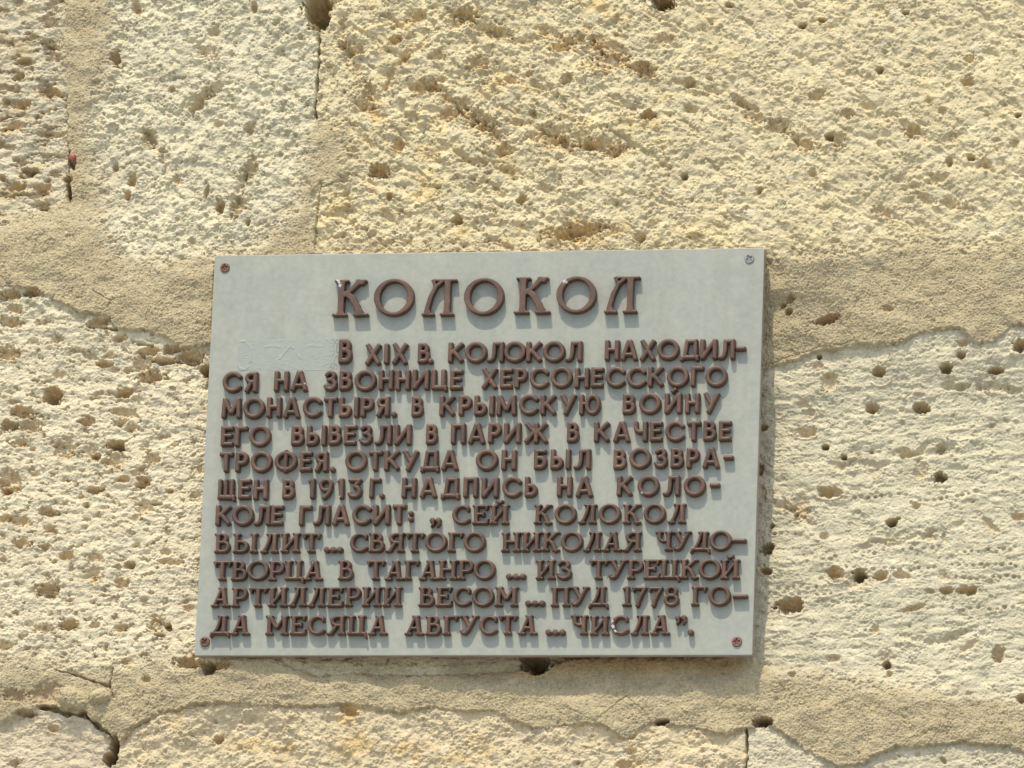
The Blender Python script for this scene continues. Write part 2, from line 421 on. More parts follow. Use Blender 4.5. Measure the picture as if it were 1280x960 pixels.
WOB = fbm(X/7, Z/7, 50, 3, 0.6)         # makes the rims of hollows uneven
WOB2 = fbm(X/3.2, Z/3.2, 51, 2, 0.6)
def hollow(x, z, ru, rv, depth, ang=0.0, oc=0.0, sharp=2.4, tilt=0.45, torn=1.0):
    m = min(ru, rv)
    def fn(q, c, a, b):
        # the floor of the hollow falls away downwards; its rim is broken
        wob = torn*(WOB[q, c]*min(0.75, 0.25 + 0.07*m) + WOB2[q, c]*min(0.35, 0.06*m))
        r = np.sqrt(a*a + b*b) + wob
        t = np.clip(1 - np.clip(r, 0, 1.3)**sharp, 0, 1)
        H[q, c] -= depth*t*np.clip(1 - tilt*b, 0.3, 1.6)*(1 + 0.25*WOB2[q, c])
        if oc: ochre[q, c] = np.maximum(ochre[q, c], oc*sstep(1.25, 0.55, r + 0.5*WOB2[q, c]))
    splat(x, z, ru, rv, fn, ang)

def P(u, v):
    x, z = on_plane(np.array(u, float), np.array(v, float), WALL_Y)
    # follow the local depth of the face
    c = min(max(np.searchsorted(X1, x), 0), NX - 1); q = min(max(np.searchsorted(Z1, z), 0), NZ - 1)
    x, z = on_plane(np.array(u, float), np.array(v, float), Y[q, c])
    return float(x), float(z)

# hollows that can be seen one by one: u, v, half width, half height (photo px), depth (mm), ochre tint 0-1, turn (degrees)
HOLES = '''
19 386 10 5 6 .5;12 402 14 6 6 .5;52 405 9 4 3 .3;40 427 6 5 3 .2;72 425 9 4 5 .4;11 442 15 8 7 .9;130 455 11 4 9 .5;112 446 9 4 4 .5;136 445 7 4 4 .4
178 455 12 10 7 .5;190 471 16 7 9 .8;146 462 6 3 4 .3;159 464 4 4 5 .3;156 491 11 6 10 .8;127 490 4 3 4 .2;66 495 12 10 12 .8;75 469 9 5 4 .4;28 515 15 8 8 .9
38 532 14 8 7 .9;11 532 10 6 11 .7;157 516 15 6 6 .8;150 529 6 5 5 .4;164 534 6 6 6 .4;108 527 10 5 9 .6;145 556 11 6 9 .9;25 555 9 5 4 .6;172 500 9 4 3 .2;122 497 5 4 3 .2;200 546 4 3 4 .2
27 554 9 5 5 .7;81 560 15 12 6 .5;112 564 10 8 5 .4;121 571 6 5 10 .4;147 559 9 5 10 .6;144 574 13 12 7 .5;190 574 10 6 7 .8;179 561 5 4 4 .3;172 589 9 6 4 .5;154 599 9 4 6 .7;178 603 9 7 9 .8
118 613 10 4 9 .5;11 601 16 14 7 .8;8 614 8 4 9 .4;42 592 8 4 3 .2;60 640 11 5 9 .5;108 632 6 3 4 .6;129 635 10 3 3 .3;181 634 11 7 5 .5;195 630 8 2 7 .3;212 614 5 3 7 .3;245 619 7 4 5 .3
250 585 4 6 6 .3;63 661 8 5 6 .8;24 651 16 6 6 .8;7 649 8 5 7 .8;27 678 12 6 7 .9;57 684 7 4 5 .5;83 694 11 5 7 .9;170 648 7 5 3 .4;118 697 8 6 5 .6;163 706 7 4 9 .5;116 717 11 10 5 .8
214 703 17 4 5 .8;207 690 6 5 5 .5;61 738 14 8 10 .9;152 729 10 6 6 .7;72 728 4 3 4 .2;4 700 4 3 5 .5;86 781 11 6 10 .7;119 782 6 4 6 .5;150 786 9 4 5 .7;198 780 12 9 7 .7;210 784 5 5 9 .5
199 794 7 2 7 .3;54 786 14 5 5 .6;6 806 10 5 5 .4;162 827 7 4 4 .6;184 850 6 4 5 .3;236 760 7 4 4 .5;236 829 18 6 9 .7;262 836 8 8 14 .5;68 911 7 4 5 .5;18 955 6 4 6 .6
1090 511 8 6 11 .4;1152 510 10 6 12 .5;1007 540 15 7 6 .4;1013 517 8 8 3 .1;1032 559 5 3.5 12 .2;1055 572 4 3 11 .2;1089 565 3 2.5 6 .1;1044 581 10 5 3 .1;1094 587 14 9 4 .1;1151 587 8 12 6 .2
1174 596 8 6.5 15 .3;1131 566 9 6 5 .2;1177 560 7 6 5 .1;1037 615 14 6 9 .6;1000 632 11 16 5 .4 20;1115 653 7 5 14 .2;1123 648 3 2 6 .1;1030 670 6 5 5 .2;1145 632 5 4 6 .1;1238 657 14 5 5 .2 -45
1273 646 8 5 7 .4;1163 671 9 7 5 .1;1180 671 3 6 5 .1;1114 670 10 7 3 .1;959 686 9 6 13 .4;965 657 3 3 8 .2;958 714 8 4 11 .4;949 586 5 7 8 .3;954 535 5 4 8 .3;1044 716 10 7 9 .8;1075 719 8.5 7 18 .4
1072 727 15 9 4 .3;1101 719 7 6 8 .7;1125 719 11 4 6 .4;1183 721 10 7 3 .1;1183 738 8 4 8 .5;1210 738 13 5 10 .6;1162 739 6 3 5 .3;987 756 16 9 12 .7;1142 760 18 3 5 .5
1035 401 15 5 9 .8 12;989 375 5 5 6 .3;980 384 4 3 5 .3;987 391 4 4 6 .3;1110 387 8 4 3 .3;1024 446 3 3 10 .2;1021 458 8 6 4 .2;1037 477 11 11 6 .2;1099 465 8 6 11 .4;1183 460 7 6 12 .4
1201 444 6 4 10 .3;1245 463 9 4 11 .7;1204 430 7 4 5 .3;1276 432 9 7 12 .5;1004 506 8 5 3 .2;1108 831 5 5 15 .3;1107 820 10 8 4 .1;1112 843 4 4 5 .5;1248 818 7 9 9 .4;1044 824 8 5 4 .2;1094 787 5 5 6 .3
1277 873 6 5 9 .4;954 903 11 5 16 .5;1212 807 15 4 4 .2 35;990 844 5 4 5 .2;1179 951 3 5 5 .3 45
397 8 17 24 26 .8;404 26 7 10 20 .6;170 10 5 10 6 .6;145 73 6 10 9 .7;66 57 12 7 5 .2;24 95 8 5 10 .4;28 80 9 7 5 .2;62 115 16 6 6 .6;25 130 14 6 5 .7;7 127 5 4 7 .5;20 158 14 6 4 .3;62 168 18 4 5 .4
38 215 11 5 10 .6;20 234 14 6 6 .8;52 236 13 6 6 .8;57 262 7 3 9 .3;85 225 6 4 7 .4;87 241 3.5 13 18 .4;3 223 5 4 6 .6;258 65 14 9 4 .1;248 125 20 9 5 .15 45;187 172 9 11 6 .3;318 10 4 8 6 .5
268 40 8 5 4 .1;215 112 4 4 5 .2;312 160 6 7 6 .2;274 156 7 4 4 .2;312 208 8 13 6 .3 -20;275 257 5 11 9 .6;298 258 8 15 7 .3 -10;165 225 5 8 8 .6;160 245 4 6 7 .5;220 225 4 6 5 .5;259 240 3 8 6 .2
310 277 3 5 6 .2;202 188 5 4 5 .3;144 210 4 4 5 .4;240 302 5 6 4 .3;475 213 12 9 11 .9
583 17 14 9 6 .4;495 50 10 6 6 .8;529 109 18 9 5 .8;566 142 14 7 6 .9;600 155 18 8 4 .7;498 182 9 8 7 .8;628 187 9 8 7 .7;652 249 6 5 10 .4;572 274 7 5 10 .3;487 247 4 5 6 .8
810 144 8 6 9 .8;855 221 4 4 10 .2;718 289 34 10 6 .9 6;799 298 8 6 6 .4;690 176 30 9 4 .8 -15;750 180 28 7 4 .8 -5;757 56 30 9 4 .8 -30;799 86 16 8 4 .8 -20;830 49 13 6 4 .7
709 99 9 5 5 .7;862 103 6 7 6 .1;596 79 14 8 5 .6;829 4 13 9 20 .6;913 7 6 3 6 .3;667 142 5 6 5 .2;697 60 10 6 6 .2;866 137 10 5 4 .3;440 60 14 9 5 .5;455 130 12 8 5 .6;520 20 12 7 5 .5;640 100 9 6 5 .3;545 70 10 6 5 .6
1004 33 5 3 9 .3;1028 26 6 3 9 .3;1132 16 4 3 7 .3;1209 101 8 7 6 .3;1212 73 6 5 5 .3;1141 163 10 8 6 .4;1036 171 5 5 10 .2;1046 175 9 8 5 .2;1059 142 7 6 5 .2;1272 144 4 3 9 .2;942 144 12 9 4 .1
969 157 13 8 4 .1;1002 182 16 8 4 .2;1021 120 8 7 4 .2;1214 197 5 4 9 .2;1186 202 4 6 6 .2;1175 223 13 7 4 .2;1104 266 15 7 4 .4 -35;950 238 4 4 6 .2;1016 216 5 5 5 .2;1231 204 8 6 4 .2;1100 88 5 4 6 .4
273 925 6 5 6 .7;437 889 12 5 6 .4;669 829 17 12 26 .5;828 903 9 3 14 .4;788 939 8 4 5 .3;780 955 10 5 5 .5;275 832 16 5 6 .8;143 934 6 12 30 .3;12 369 14 6 9 .6;40 366 10 5 8 .6;238 447 18 7 10 .8;214 437 12 5 9 .5;259 464 8 7 18 .5;124 402 14 5 8 .5;150 424 9 4 8 .4;185 440 14 5 8 .6;205 452 14 4 10 .5;20 870 16 7 6 .4;33 892 12 4 8 .5;92 205 5 6 9 .6;138 948 9 8 22 .3
'''
for row in HOLES.replace('\n', ';').split(';'):
    if not row.strip(): continue
    f = [float(t) for t in row.split()]
    x, z = P(f[0], f[1])
    hollow(x, z, f[2]*PX*1.14, f[3]*PX*1.2, f[4]*((1.05 if f[0] > 940 and f[1] > 430 else 1.4 if f[0] > 265 or f[1] < 330 else 1.05) if f[4] < 8 else 1.25 if f[4] < 12 else 1.5 if f[0] > 940 else 1.9), math.radians(f[6]) if len(f) > 6 else rng.normal(0, 0.12), min(1, f[5] + 0.2), 1.7 if f[4] < 5 else 2.2 if f[4] < 8 else 3.2, 0.35 if f[4] < 5 else 0.5 if f[4] < 8 else 0.6, 0.7 if f[0] > 940 and f[1] > 430 else 0.55 if f[4] >= 12 else 1.0)

# broad slanting streaks of weathering on the big stone: overlapping shallow hollows with a rusty floor
def streak(u0, v0, u1, v1, width, n, depth, oc):
    ang = -math.atan2(v1 - v0, u1 - u0)
    for k in range(n):
        t = (k + rng.uniform(-.4, .4))/max(n - 1, 1)
        x, z = P(u0 + (u1 - u0)*t + rng.normal(0, 3), v0 + (v1 - v0)*t + rng.normal(0, 0.35*width))
        hollow(x, z, width*rng.uniform(.9, 1.9)*PX, width*rng.uniform(.45, .8)*PX, depth*rng.uniform(.6, 1.3), ang + rng.normal(0, .3), oc*rng.uniform(.5, 1.1), 1.7, 0.4)
for a in ((690, 40, 815, 95, 14, 9, 4.5, .7), (655, 160, 775, 192, 12, 9, 4.5, .7), (530, 100, 625, 168, 13, 9, 5, .7), (560, 190, 640, 215, 10, 6, 4, .5), (930, 135, 1030, 190, 12, 9, 4.5, .1),
          (1085, 140, 1180, 175, 10, 7, 4, .2), (690, 296, 760, 282, 11, 6, 4.5, .8), (430, 40, 470, 140, 12, 7, 5, .5), (560, 20, 650, 50, 12, 7, 5, .5), (850, 100, 930, 130, 10, 6, 4, .2), (1000, 70, 1090, 100, 9, 6, 3, .1),
          (1120, 230, 1215, 262, 10, 7, 3.5, .2), (480, 100, 520, 60, 10, 5, 5, .6), (640, 90, 700, 120, 11, 5, 4, .4), (240, 135, 275, 100, 13, 5, 4, .1), (180, 160, 200, 195, 10, 4, 4, .2), (295, 250, 312, 215, 11, 4, 5, .2),
          (1060, 580, 1180, 560, 10, 9, 4, .1), (1080, 680, 1190, 660, 9, 8, 3.5, .1), (960, 620, 1010, 650, 10, 5, 4, .4), (1130, 800, 1230, 790, 9, 7, 3.5, .1), (1180, 480, 1270, 490, 9, 8, 4, .1)):
    streak(*a)

# small pits and grains scattered over the stones
def scatter(n, keep, rmin, rmax, kind, power=2.2, flat=(0.6, 1.0), oc=0.0):
    r = rmin*(1 + rng.random(n)**power*(rmax/rmin - 1))
    x = rng.uniform(X1[0], X1[-1], n); z = rng.uniform(Z1[0], Z1[-1], n)
    for k in range(n):
        c = np.searchsorted(X1, x[k]) - 1; q = np.searchsorted(Z1, z[k]) - 1
        if not keep[q, c]: continue
        asp = rng.uniform(*flat)
        if kind == 'pit':
            hollow(x[k], z[k], r[k], r[k]*asp, r[k]*rng.uniform(0.4, 1.25), rng.normal(0, 0.35), oc*rng.random() if rng.random() < 0.5 else 0, 2.0)
        else:
            h = r[k]*rng.uniform(0.35, 0.8)
            def fn(qq, cc, a, b, h=h):
                H[qq, cc] += h*np.clip(1 - (a*a + b*b) + 0.3*WOB[qq, cc], 0, 1)**0.8
            splat(x[k], z[k], r[k], r[k]*asp, fn, rng.uniform(0, 3))
bare = mort < 0.4
scatter(2600, bare & ((stone == 3) | (stone == 6)), 1.2, 5.0, 'pit', 2.6, (0.4, 0.8), 0.6)
scatter(2400, bare & ((stone == 7) | (stone == 5)), 1.0, 4.2, 'pit', 3.0, (0.5, 1.0), 0.2)
scatter(3000, bare & (stone == 2), 1.2, 5.5, 'pit', 3.0, (0.5, 1.0), 0.45)
scatter(1600, bare & (stone == 1), 1.2, 4.5, 'pit', 3.0, (0.6, 1.3), 0.2)
scatter(1200, bare & (stone == 0), 1.2, 6.0, 'pit', 2.0, (0.4, 0.7), 0.5)
scatter(1600, bare & (stone == 4), 1.2, 4.0, 'pit', 3.0, (0.5, 1.0), 0.3)
scatter(15000, bare & ((stone == 2) | (stone == 1) | (stone == 4)), 1.3, 3.6, 'grain', 2.2)
scatter(6000, bare & ((stone == 3) | (stone == 7) | (stone == 0)), 1.2, 3.2, 'grain', 2.2)
scatter(9000, mort > 0.6, 0.9, 1.8, 'grain', 2.0)

# rows of dimples along the bedding of the right stone
for u0, u1, v0, dv, du in ((1195, 1285, 722, 0, 9), (1190, 1285, 708, -2, 9), (1060, 1190, 712, -3, 11), (1050, 1140, 622, -4, 9), (1140, 1230, 628, -14, 9), (960, 1060, 742, 2, 10), (1020, 1080, 752, 0, 9), (975, 1040, 735, 0, 9),
                          (1065, 1100, 790, -2, 8), (1195, 1280, 690, -3, 10), (960, 1010, 665, 3, 8), (1010, 1060, 700, -4, 9), (1180, 1280, 760, 0, 11), (1080, 1180, 690, -6, 12)):
    n = int((u1 - u0)/du)
    for k in range(n):
        x, z = P(u0 + du*k + rng.normal(0, 1.3), v0 + dv*k/n + rng.normal(0, 1.2))
        hollow(x, z, 2.5*rng.uniform(.8, 1.2), 2.2*rng.uniform(.8, 1.2), 2.6*rng.uniform(.7, 1.3), 0, 0.15)

# thin shell rims standing out of the stone
def shell(u, v, rx, ry, a0, a1, h=2.2):
    for a in np.linspace(a0, a1, 26):
        x, z = P(u + rx*math.cos(math.radians(a)), v - ry*math.sin(math.radians(a)))
        def fn(q, c, aa, bb):
            H[q, c] = H[q, c] + (h*0.5)*np.clip(1 - aa*aa - bb*bb, 0, 1)
            pale_m[q, c] = np.maximum(pale_m[q, c], 0.6*np.clip(1.3 - aa*aa - bb*bb, 0, 1))
        splat(x, z, 1.2, 1.2, fn)
shell(1006, 538, 18, 11, 200, 330); shell(1010, 516, 10, 9, 260, 390); shell(1101, 474, 13, 9, 210, 380); shell(1036, 617, 17, 8, 190, 350)
shell(987, 758, 19, 13, 190, 345); shell(1046, 722, 13, 8, 200, 340); shell(1198, 546, 14, 5, 160, 330); shell(1102, 719, 10, 9, 300, 420)

# cracks and open joints
def crack(pts, w, depth, jag=1.2):
    pts = np.array(pts, float); out = []
    for a, b in zip(pts[:-1], pts[1:]):
        n = max(2, int(np.hypot(*(b - a))/1.0))
        out += [a + (b - a)*t for t in np.linspace(0, 1, n, endpoint=False)]
    out = np.array(out); k = np.arange(len(out))
    s = rng.random()*100
    jx = jag*noise(k/7 + s, k*0 + 3.3, 5) + 0.5*jag*noise(k/2.5 + s, k*0 + 1.7, 6)
    jy = jag*noise(k/7 + s, k*0 + 8.3, 7)
    ww = w*np.clip(1 + 1.1*noise(k/11 + s, k*0 + 5.1, 8), 0.1, 2)
    cut = np.zeros_like(H)
    for j in range(len(out)):
        x, z = P(out[j, 0] + jx[j], out[j, 1] + jy[j])
        def fn(q, c, a, b): cut[q, c] = np.maximum(cut[q, c], np.clip(1.5*(1 - a*a - b*b), 0, 1))
        splat(x, z, max(ww[j], 0.55), max(ww[j], 0.55), fn)
    H[...] -= depth*cut
crack([(398, 28), (399, 60), (397, 100), (394, 140), (397, 152)], 1.5, 14)
crack([(402, 232), (397, 260), (394, 312)], 0.9, 4)
crack([(402, 234), (430, 226)], 0.8, 3)
crack([(933, 912), (934, 940), (932, 975)], 1.2, 12)
crack([(50, 885), (66, 886), (84, 893), (106, 893)], 2.6, 16)
crack([(106, 893), (122, 908), (138, 918), (146, 930)], 2.2, 12)
crack([(88, 190), (87, 215), (86, 250)], 1.3, 8)
crack([(782, 826), (783, 850), (780, 866)], 0.5, 1.0)
crack([(783, 870), (762, 888), (744, 905)], 0.55, 1.2)
crack([(783, 870), (806, 890), (812, 900)], 0.55, 1.2)
crack([(705, 883), (725, 893), (744, 903)], 0.55, 1.2)
crack([(118, 365), (138, 376), (160, 372)], 0.7, 2)
crack([(136, 384), (142, 372)], 0.6, 2)
crack([(220, 452), (245, 457)], 1.6, 9); crack([(110, 408), (146, 412)], 1.6, 8); crack([(172, 430), (192, 432)], 1.2, 6)
crack([(1122, 352), (1180, 322), (1230, 312)], 0.9, 0.6, 2.5); crack([(1100, 392), (1160, 372), (1240, 352)], 0.9, 0.5, 2.5)
crack([(70, 838), (100, 846), (140, 860)], 1.2, 6); crack([(143, 836), (138, 856), (142, 874)], 1.0, 4)
for k, pts in enumerate(MORTARS):
    run = []
    for u, v, s in pts + [pts[0]]:
        run.append((u, v))
        if s != CR:
            if len(run) > 2 and -20 < run[0][0] < 1300: crack(run, 0.65, 1.6, 2.6)
            run = []

# the broken pocket in the lower left corner: a hollow under the mortar with a loose lump in it
x, z = P(58, 868); hollow(x, z, 20, 14, 8, 0.2, 0.5, 1.7, 0.4, 0.5)
x, z = P(92, 874)
def lump(q, c, a, b): H[q, c] += 9*np.clip(1 - (a*a + b*b)**1.2 + 0.3*WOB[q, c], 0, 1)
splat(x, z, 19, 12, lump, -0.35)
x, z = P(125, 872); splat(x, z, 13, 9, lump, 0.1)

Y = Y - H
# nothing may push through the plaque
inpl = (X > -3) & (X < 603) & (Z > -3) & (Z < 443)
Y[inpl] = np.maximum(Y[inpl], 11.0 + 0.3*n4[inpl])

# colours (beds, rust and lichen of the stone; hollows also painted with warm bounce light)
COL = {'porous': (0.55, 0.495, 0.365), 'pale': (0.60, 0.55, 0.40), 'yellow': (0.60, 0.525, 0.345), 'left': (0.63, 0.565, 0.41),
       'lower': (0.59, 0.50, 0.34), 'lower_right': (0.55, 0.495, 0.37), 'corner': (0.56, 0.48, 0.35), 'right': (0.56, 0.515, 0.38)}
C = np.zeros(X.shape + (3,))
for k, name in enumerate(STONES): C[stone == k] = COL[name]
b1 = fbm(X/90, Z/70, 60, 4, 0.6)[..., None]; b2 = fbm(wx/24, wz/18, 61, 4, 0.6)[..., None]; b3 = noise(X/3.2, Z/3.0, 62)[..., None]
C = C*(1 + 0.13*b1 + 0.24*b2 + 0.09*b3)
warm = sstep(0.05, 0.55, fbm(wx/60, wz/40, 63, 4, 0.6))[..., None]*((stone == 2) | (stone == 4) | (stone == 0))[..., None]
warm = warm*(0.35 + 0.65*sstep(1000, 650, U))[..., None]
C = C*(1 - warm) + warm*C*np.array([1.03, 0.93, 0.74])
grey = sstep(0.12, 0.5, fbm(wx/40, wz/26, 64, 4, 0.65))[..., None]*(((stone == 2) | (stone == 1))*0.5 + (stone == 7)*0.55)[..., None]
C = C*(1 - grey) + grey*C*np.array([0.86, 0.88, 0.93])
white = sstep(0.2, 0.55, fbm(wx/34, wz/20, 65, 4, 0.65))[..., None]
C = C*(1 - 0.5*white) + 0.5*white*np.array([0.67, 0.63, 0.51])
ochre = np.maximum(ochre, np.where((stone == 3) | (stone == 0), 0.55*np.maximum(eat, eat3*(stone == 0)), np.where(stone == 2, 0.75*furrow*sstep(1050, 700, U)*sstep(-.2, .35, n40), 0))*(mort < 0.5))
oc = np.clip(ochre*(0.7 + 1.3*fbm(X/8, Z/8, 66, 3)), 0, 1)[..., None]*0.75
C = C*(1 - oc) + oc*np.array([0.56, 0.385, 0.19])
MC = np.array([0.455, 0.385, 0.25])*(1 + 0.14*fbm(X/50, Z/36, 70, 4, 0.6)[..., None] + 0.24*noise(X/1.8, Z/1.8, 71)[..., None] + 0.14*noise(X/5.0, Z/5.0, 72)[..., None])
light_m = sstep(0.1, 0.5, fbm(X/40, Z/25, 73, 4, 0.6))[..., None]
MC = MC*(1 - 0.25*light_m) + 0.25*light_m*np.array([0.60, 0.52, 0.38])
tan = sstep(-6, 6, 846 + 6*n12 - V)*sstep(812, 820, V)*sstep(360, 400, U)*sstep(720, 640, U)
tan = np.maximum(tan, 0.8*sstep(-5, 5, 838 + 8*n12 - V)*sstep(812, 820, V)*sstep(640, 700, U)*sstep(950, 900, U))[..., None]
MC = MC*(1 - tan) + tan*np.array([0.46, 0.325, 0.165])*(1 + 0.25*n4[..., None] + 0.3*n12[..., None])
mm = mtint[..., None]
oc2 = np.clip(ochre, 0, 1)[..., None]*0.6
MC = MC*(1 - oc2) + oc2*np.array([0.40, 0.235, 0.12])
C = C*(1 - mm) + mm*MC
pm = np.clip(pale_m, 0, 1)[..., None]
C = C*(1 - pm) + pm*np.array([0.72, 0.62, 0.46])
C = np.clip(C*np.array([0.985, 0.925, 0.82]), 0.03, 0.85)

wall = empty('stone_wall', 'old wall of rough cream shell limestone blocks with sandy mortar behind the plaque', 'wall', (0, 0, 0))
wall['kind'] = 'thing'
label = np.where(mort > 0.5, len(STONES), stone)
fl = label[:-1, :-1].ravel()
idx = np.arange(NX*NZ).reshape(NZ, NX)
quads = np.stack([idx[:-1, :-1], idx[:-1, 1:], idx[1:, 1:], idx[1:, :-1]], -1).reshape(-1, 4)
co_all = np.stack([X, Y, Z], -1).reshape(-1, 3); col_all = C.reshape(-1, 3)
PART_LABEL = {'yellow': 'big yellowish rough block above the plaque', 'pale': 'whitish block above the left end of the plaque', 'porous': 'grey layered block in the upper left corner',
              'left': 'cream block full of rusty holes', 'right': 'greyish block with rows of tiny dimples', 'lower': 'warm cream block below the plaque', 'lower_right': 'pale grey block right of the narrow crack',
              'corner': 'smooth block in the lower left corner'}
for k in range(len(STONES) + 1):
    q = quads[fl == k]
    if not len(q): continue
    used, inv = np.unique(q, return_inverse=True)
    name = 'mortar' if k == len(STONES) else 'stone_block'
    me = new_mesh(name, co_all[used], inv.ravel(), np.full(len(q), 4), [MAT_MORTAR if k == len(STONES) else MAT_STONE],
                  np.ones(len(q), bool), None, {'tint': col_all[used]})
    o = link(name, me, wall)
    if k < len(STONES): o['label'] = PART_LABEL[STONES[k]]

# the hollow at the top has a dry brown leaf scrap in it; a bit of red plastic sits in the crevice on the left
def wall_y(x, z):
    return Y[np.searchsorted(Z1, z) - 1, np.searchsorted(X1, x) - 1]
MAT_RED = plain('faded_red_plastic', (0.42, 0.085, 0.06), (0.52, 0.14, 0.105), 300, 0.55)
MAT_LEAF = plain('dry_brown_leaf', (0.12, 0.04, 0.02), (0.34, 0.12, 0.055), 400, 0.6)
def scrap(name, lab, cat, u, v, outline, thick, mat, tilt, lift):
    x, z = P(u, v); y = wall_y(x, z) - lift
    n = len(outline); pts = []
    for s in (0, 1):
        for k, (a, b, d) in enumerate(outline): pts.append((a, d + (thick if s else 0), b))
    ctr = np.mean(pts[:n], axis=0)
    pts = pts + [tuple(ctr - [0, 0.8, 0]), tuple(ctr + [0, thick, 0])]
    loops, cnt = [], []
    for k in range(n):
        j = (k + 1) % n
        loops += [k, j, 2*n]; cnt.append(3)
        loops += [n + j, n + k, 2*n + 1]; cnt.append(3)
        loops += [k, n + k, n + j, j]; cnt.append(4)
    o = link(name, new_mesh(name, pts, loops, cnt, [mat]))
    o.location = (x*MM, y*MM, z*MM); o.rotation_euler = [math.radians(t) for t in tilt]
    o['label'] = lab; o['category'] = cat
    return o
scrap('plastic_scrap', 'small red plastic scrap stuck in a crevice of the stone wall', 'scrap', 91.5, 198,
      [(-3.6, 1.3, 0), (-2.2, 3.1, -.8), (1.3, 3.6, -1.2), (4.0, 2.8, -.6), (3.4, -0.5, 0), (0.7, -4.0, .5), (-1.0, -2.9, .2), (-2.9, -1.2, .2)], 2.2, MAT_RED, (14, 0, 8), 5.0)
scrap('dry_leaf', 'curled dry brown leaf caught in a hole high in the wall', 'leaf', 828, 5,
      [(-9, 2, 1), (-6, 5, -1), (-1, 3.5, -2.5), (4, 5.5, -1), (9, 3, 1.5), (7, -2, 0), (3, -3.2, -2.2), (1, -6.0, -1), (-2, -4, -2), (-6, -3, 0)], 0.8, MAT_LEAF, (-12, 8, 0), 10.0)

# ------------------------------------------------------------------ glyphs: strokes -> height field -> mesh
def seg(x0, y0, x1, y1, w0, w1=None): return ('seg', x0, y0, x1, y1, w0, w0 if w1 is None else w1)
def path(pts, w): return ('path', pts, w)
def arc(cx, cy, rx, ry, a0, a1, w, n=20):
    a = np.radians(np.linspace(a0, a1, n))
    return ('path', list(zip(cx + rx*np.cos(a), cy + ry*np.sin(a))), w)
def ring(cx, cy, rx, ry, wx, wy): return ('ring', cx, cy, rx, ry, wx, wy)
def dot(x, y, r): return ('path', [(x - .01, y), (x + .01, y)], 2*r)
def field(prims, gx, gy):
    F = np.full(gx.shape, -1e3)
    for p in prims:
        if p[0] == 'seg':
            _, x0, y0, x1, y1, w0, w1 = p
            L = math.hypot(x1 - x0, y1 - y0); tx, ty = (x1 - x0)/L, (y1 - y0)/L
            t = (gx - x0)*tx + (gy - y0)*ty; n = np.abs(-(gx - x0)*ty + (gy - y0)*tx)
            w = w0 + (w1 - w0)*np.clip(t/L, 0, 1)
            a = w/2 - n; b = np.minimum(t, L - t); r = 0.2*min(w0, w1)
            f = np.where((a < r) & (b < r), r - np.hypot(r - a, r - b), np.minimum(a, b))
        elif p[0] == 'path':
            pts = np.array(p[1], float); w = np.broadcast_to(np.asarray(p[2], float), (len(pts),)) if np.ndim(p[2]) else np.full(len(pts), float(p[2]))
            f = np.full(gx.shape, -1e3)
            for k in range(len(pts) - 1):
                d = pts[k + 1] - pts[k]; L2 = d @ d + 1e-12
                t = np.clip(((gx - pts[k, 0])*d[0] + (gy - pts[k, 1])*d[1])/L2, 0, 1)
                f = np.maximum(f, (w[k] + (w[k + 1] - w[k])*t)/2 - np.hypot(gx - pts[k, 0] - t*d[0], gy - pts[k, 1] - t*d[1]))
        else:
            _, cx, cy, rx, ry, w_x, w_y = p
            def ell(a, b):
                k0 = np.hypot((gx - cx)/a, (gy - cy)/b); k1 = np.hypot((gx - cx)/a**2, (gy - cy)/b**2)
                return k0*(k0 - 1)/np.maximum(k1, 1e-6)
            f = np.minimum(-ell(rx, ry), ell(rx - w_x, ry - w_y))
        F = np.maximum(F, f)
    return F

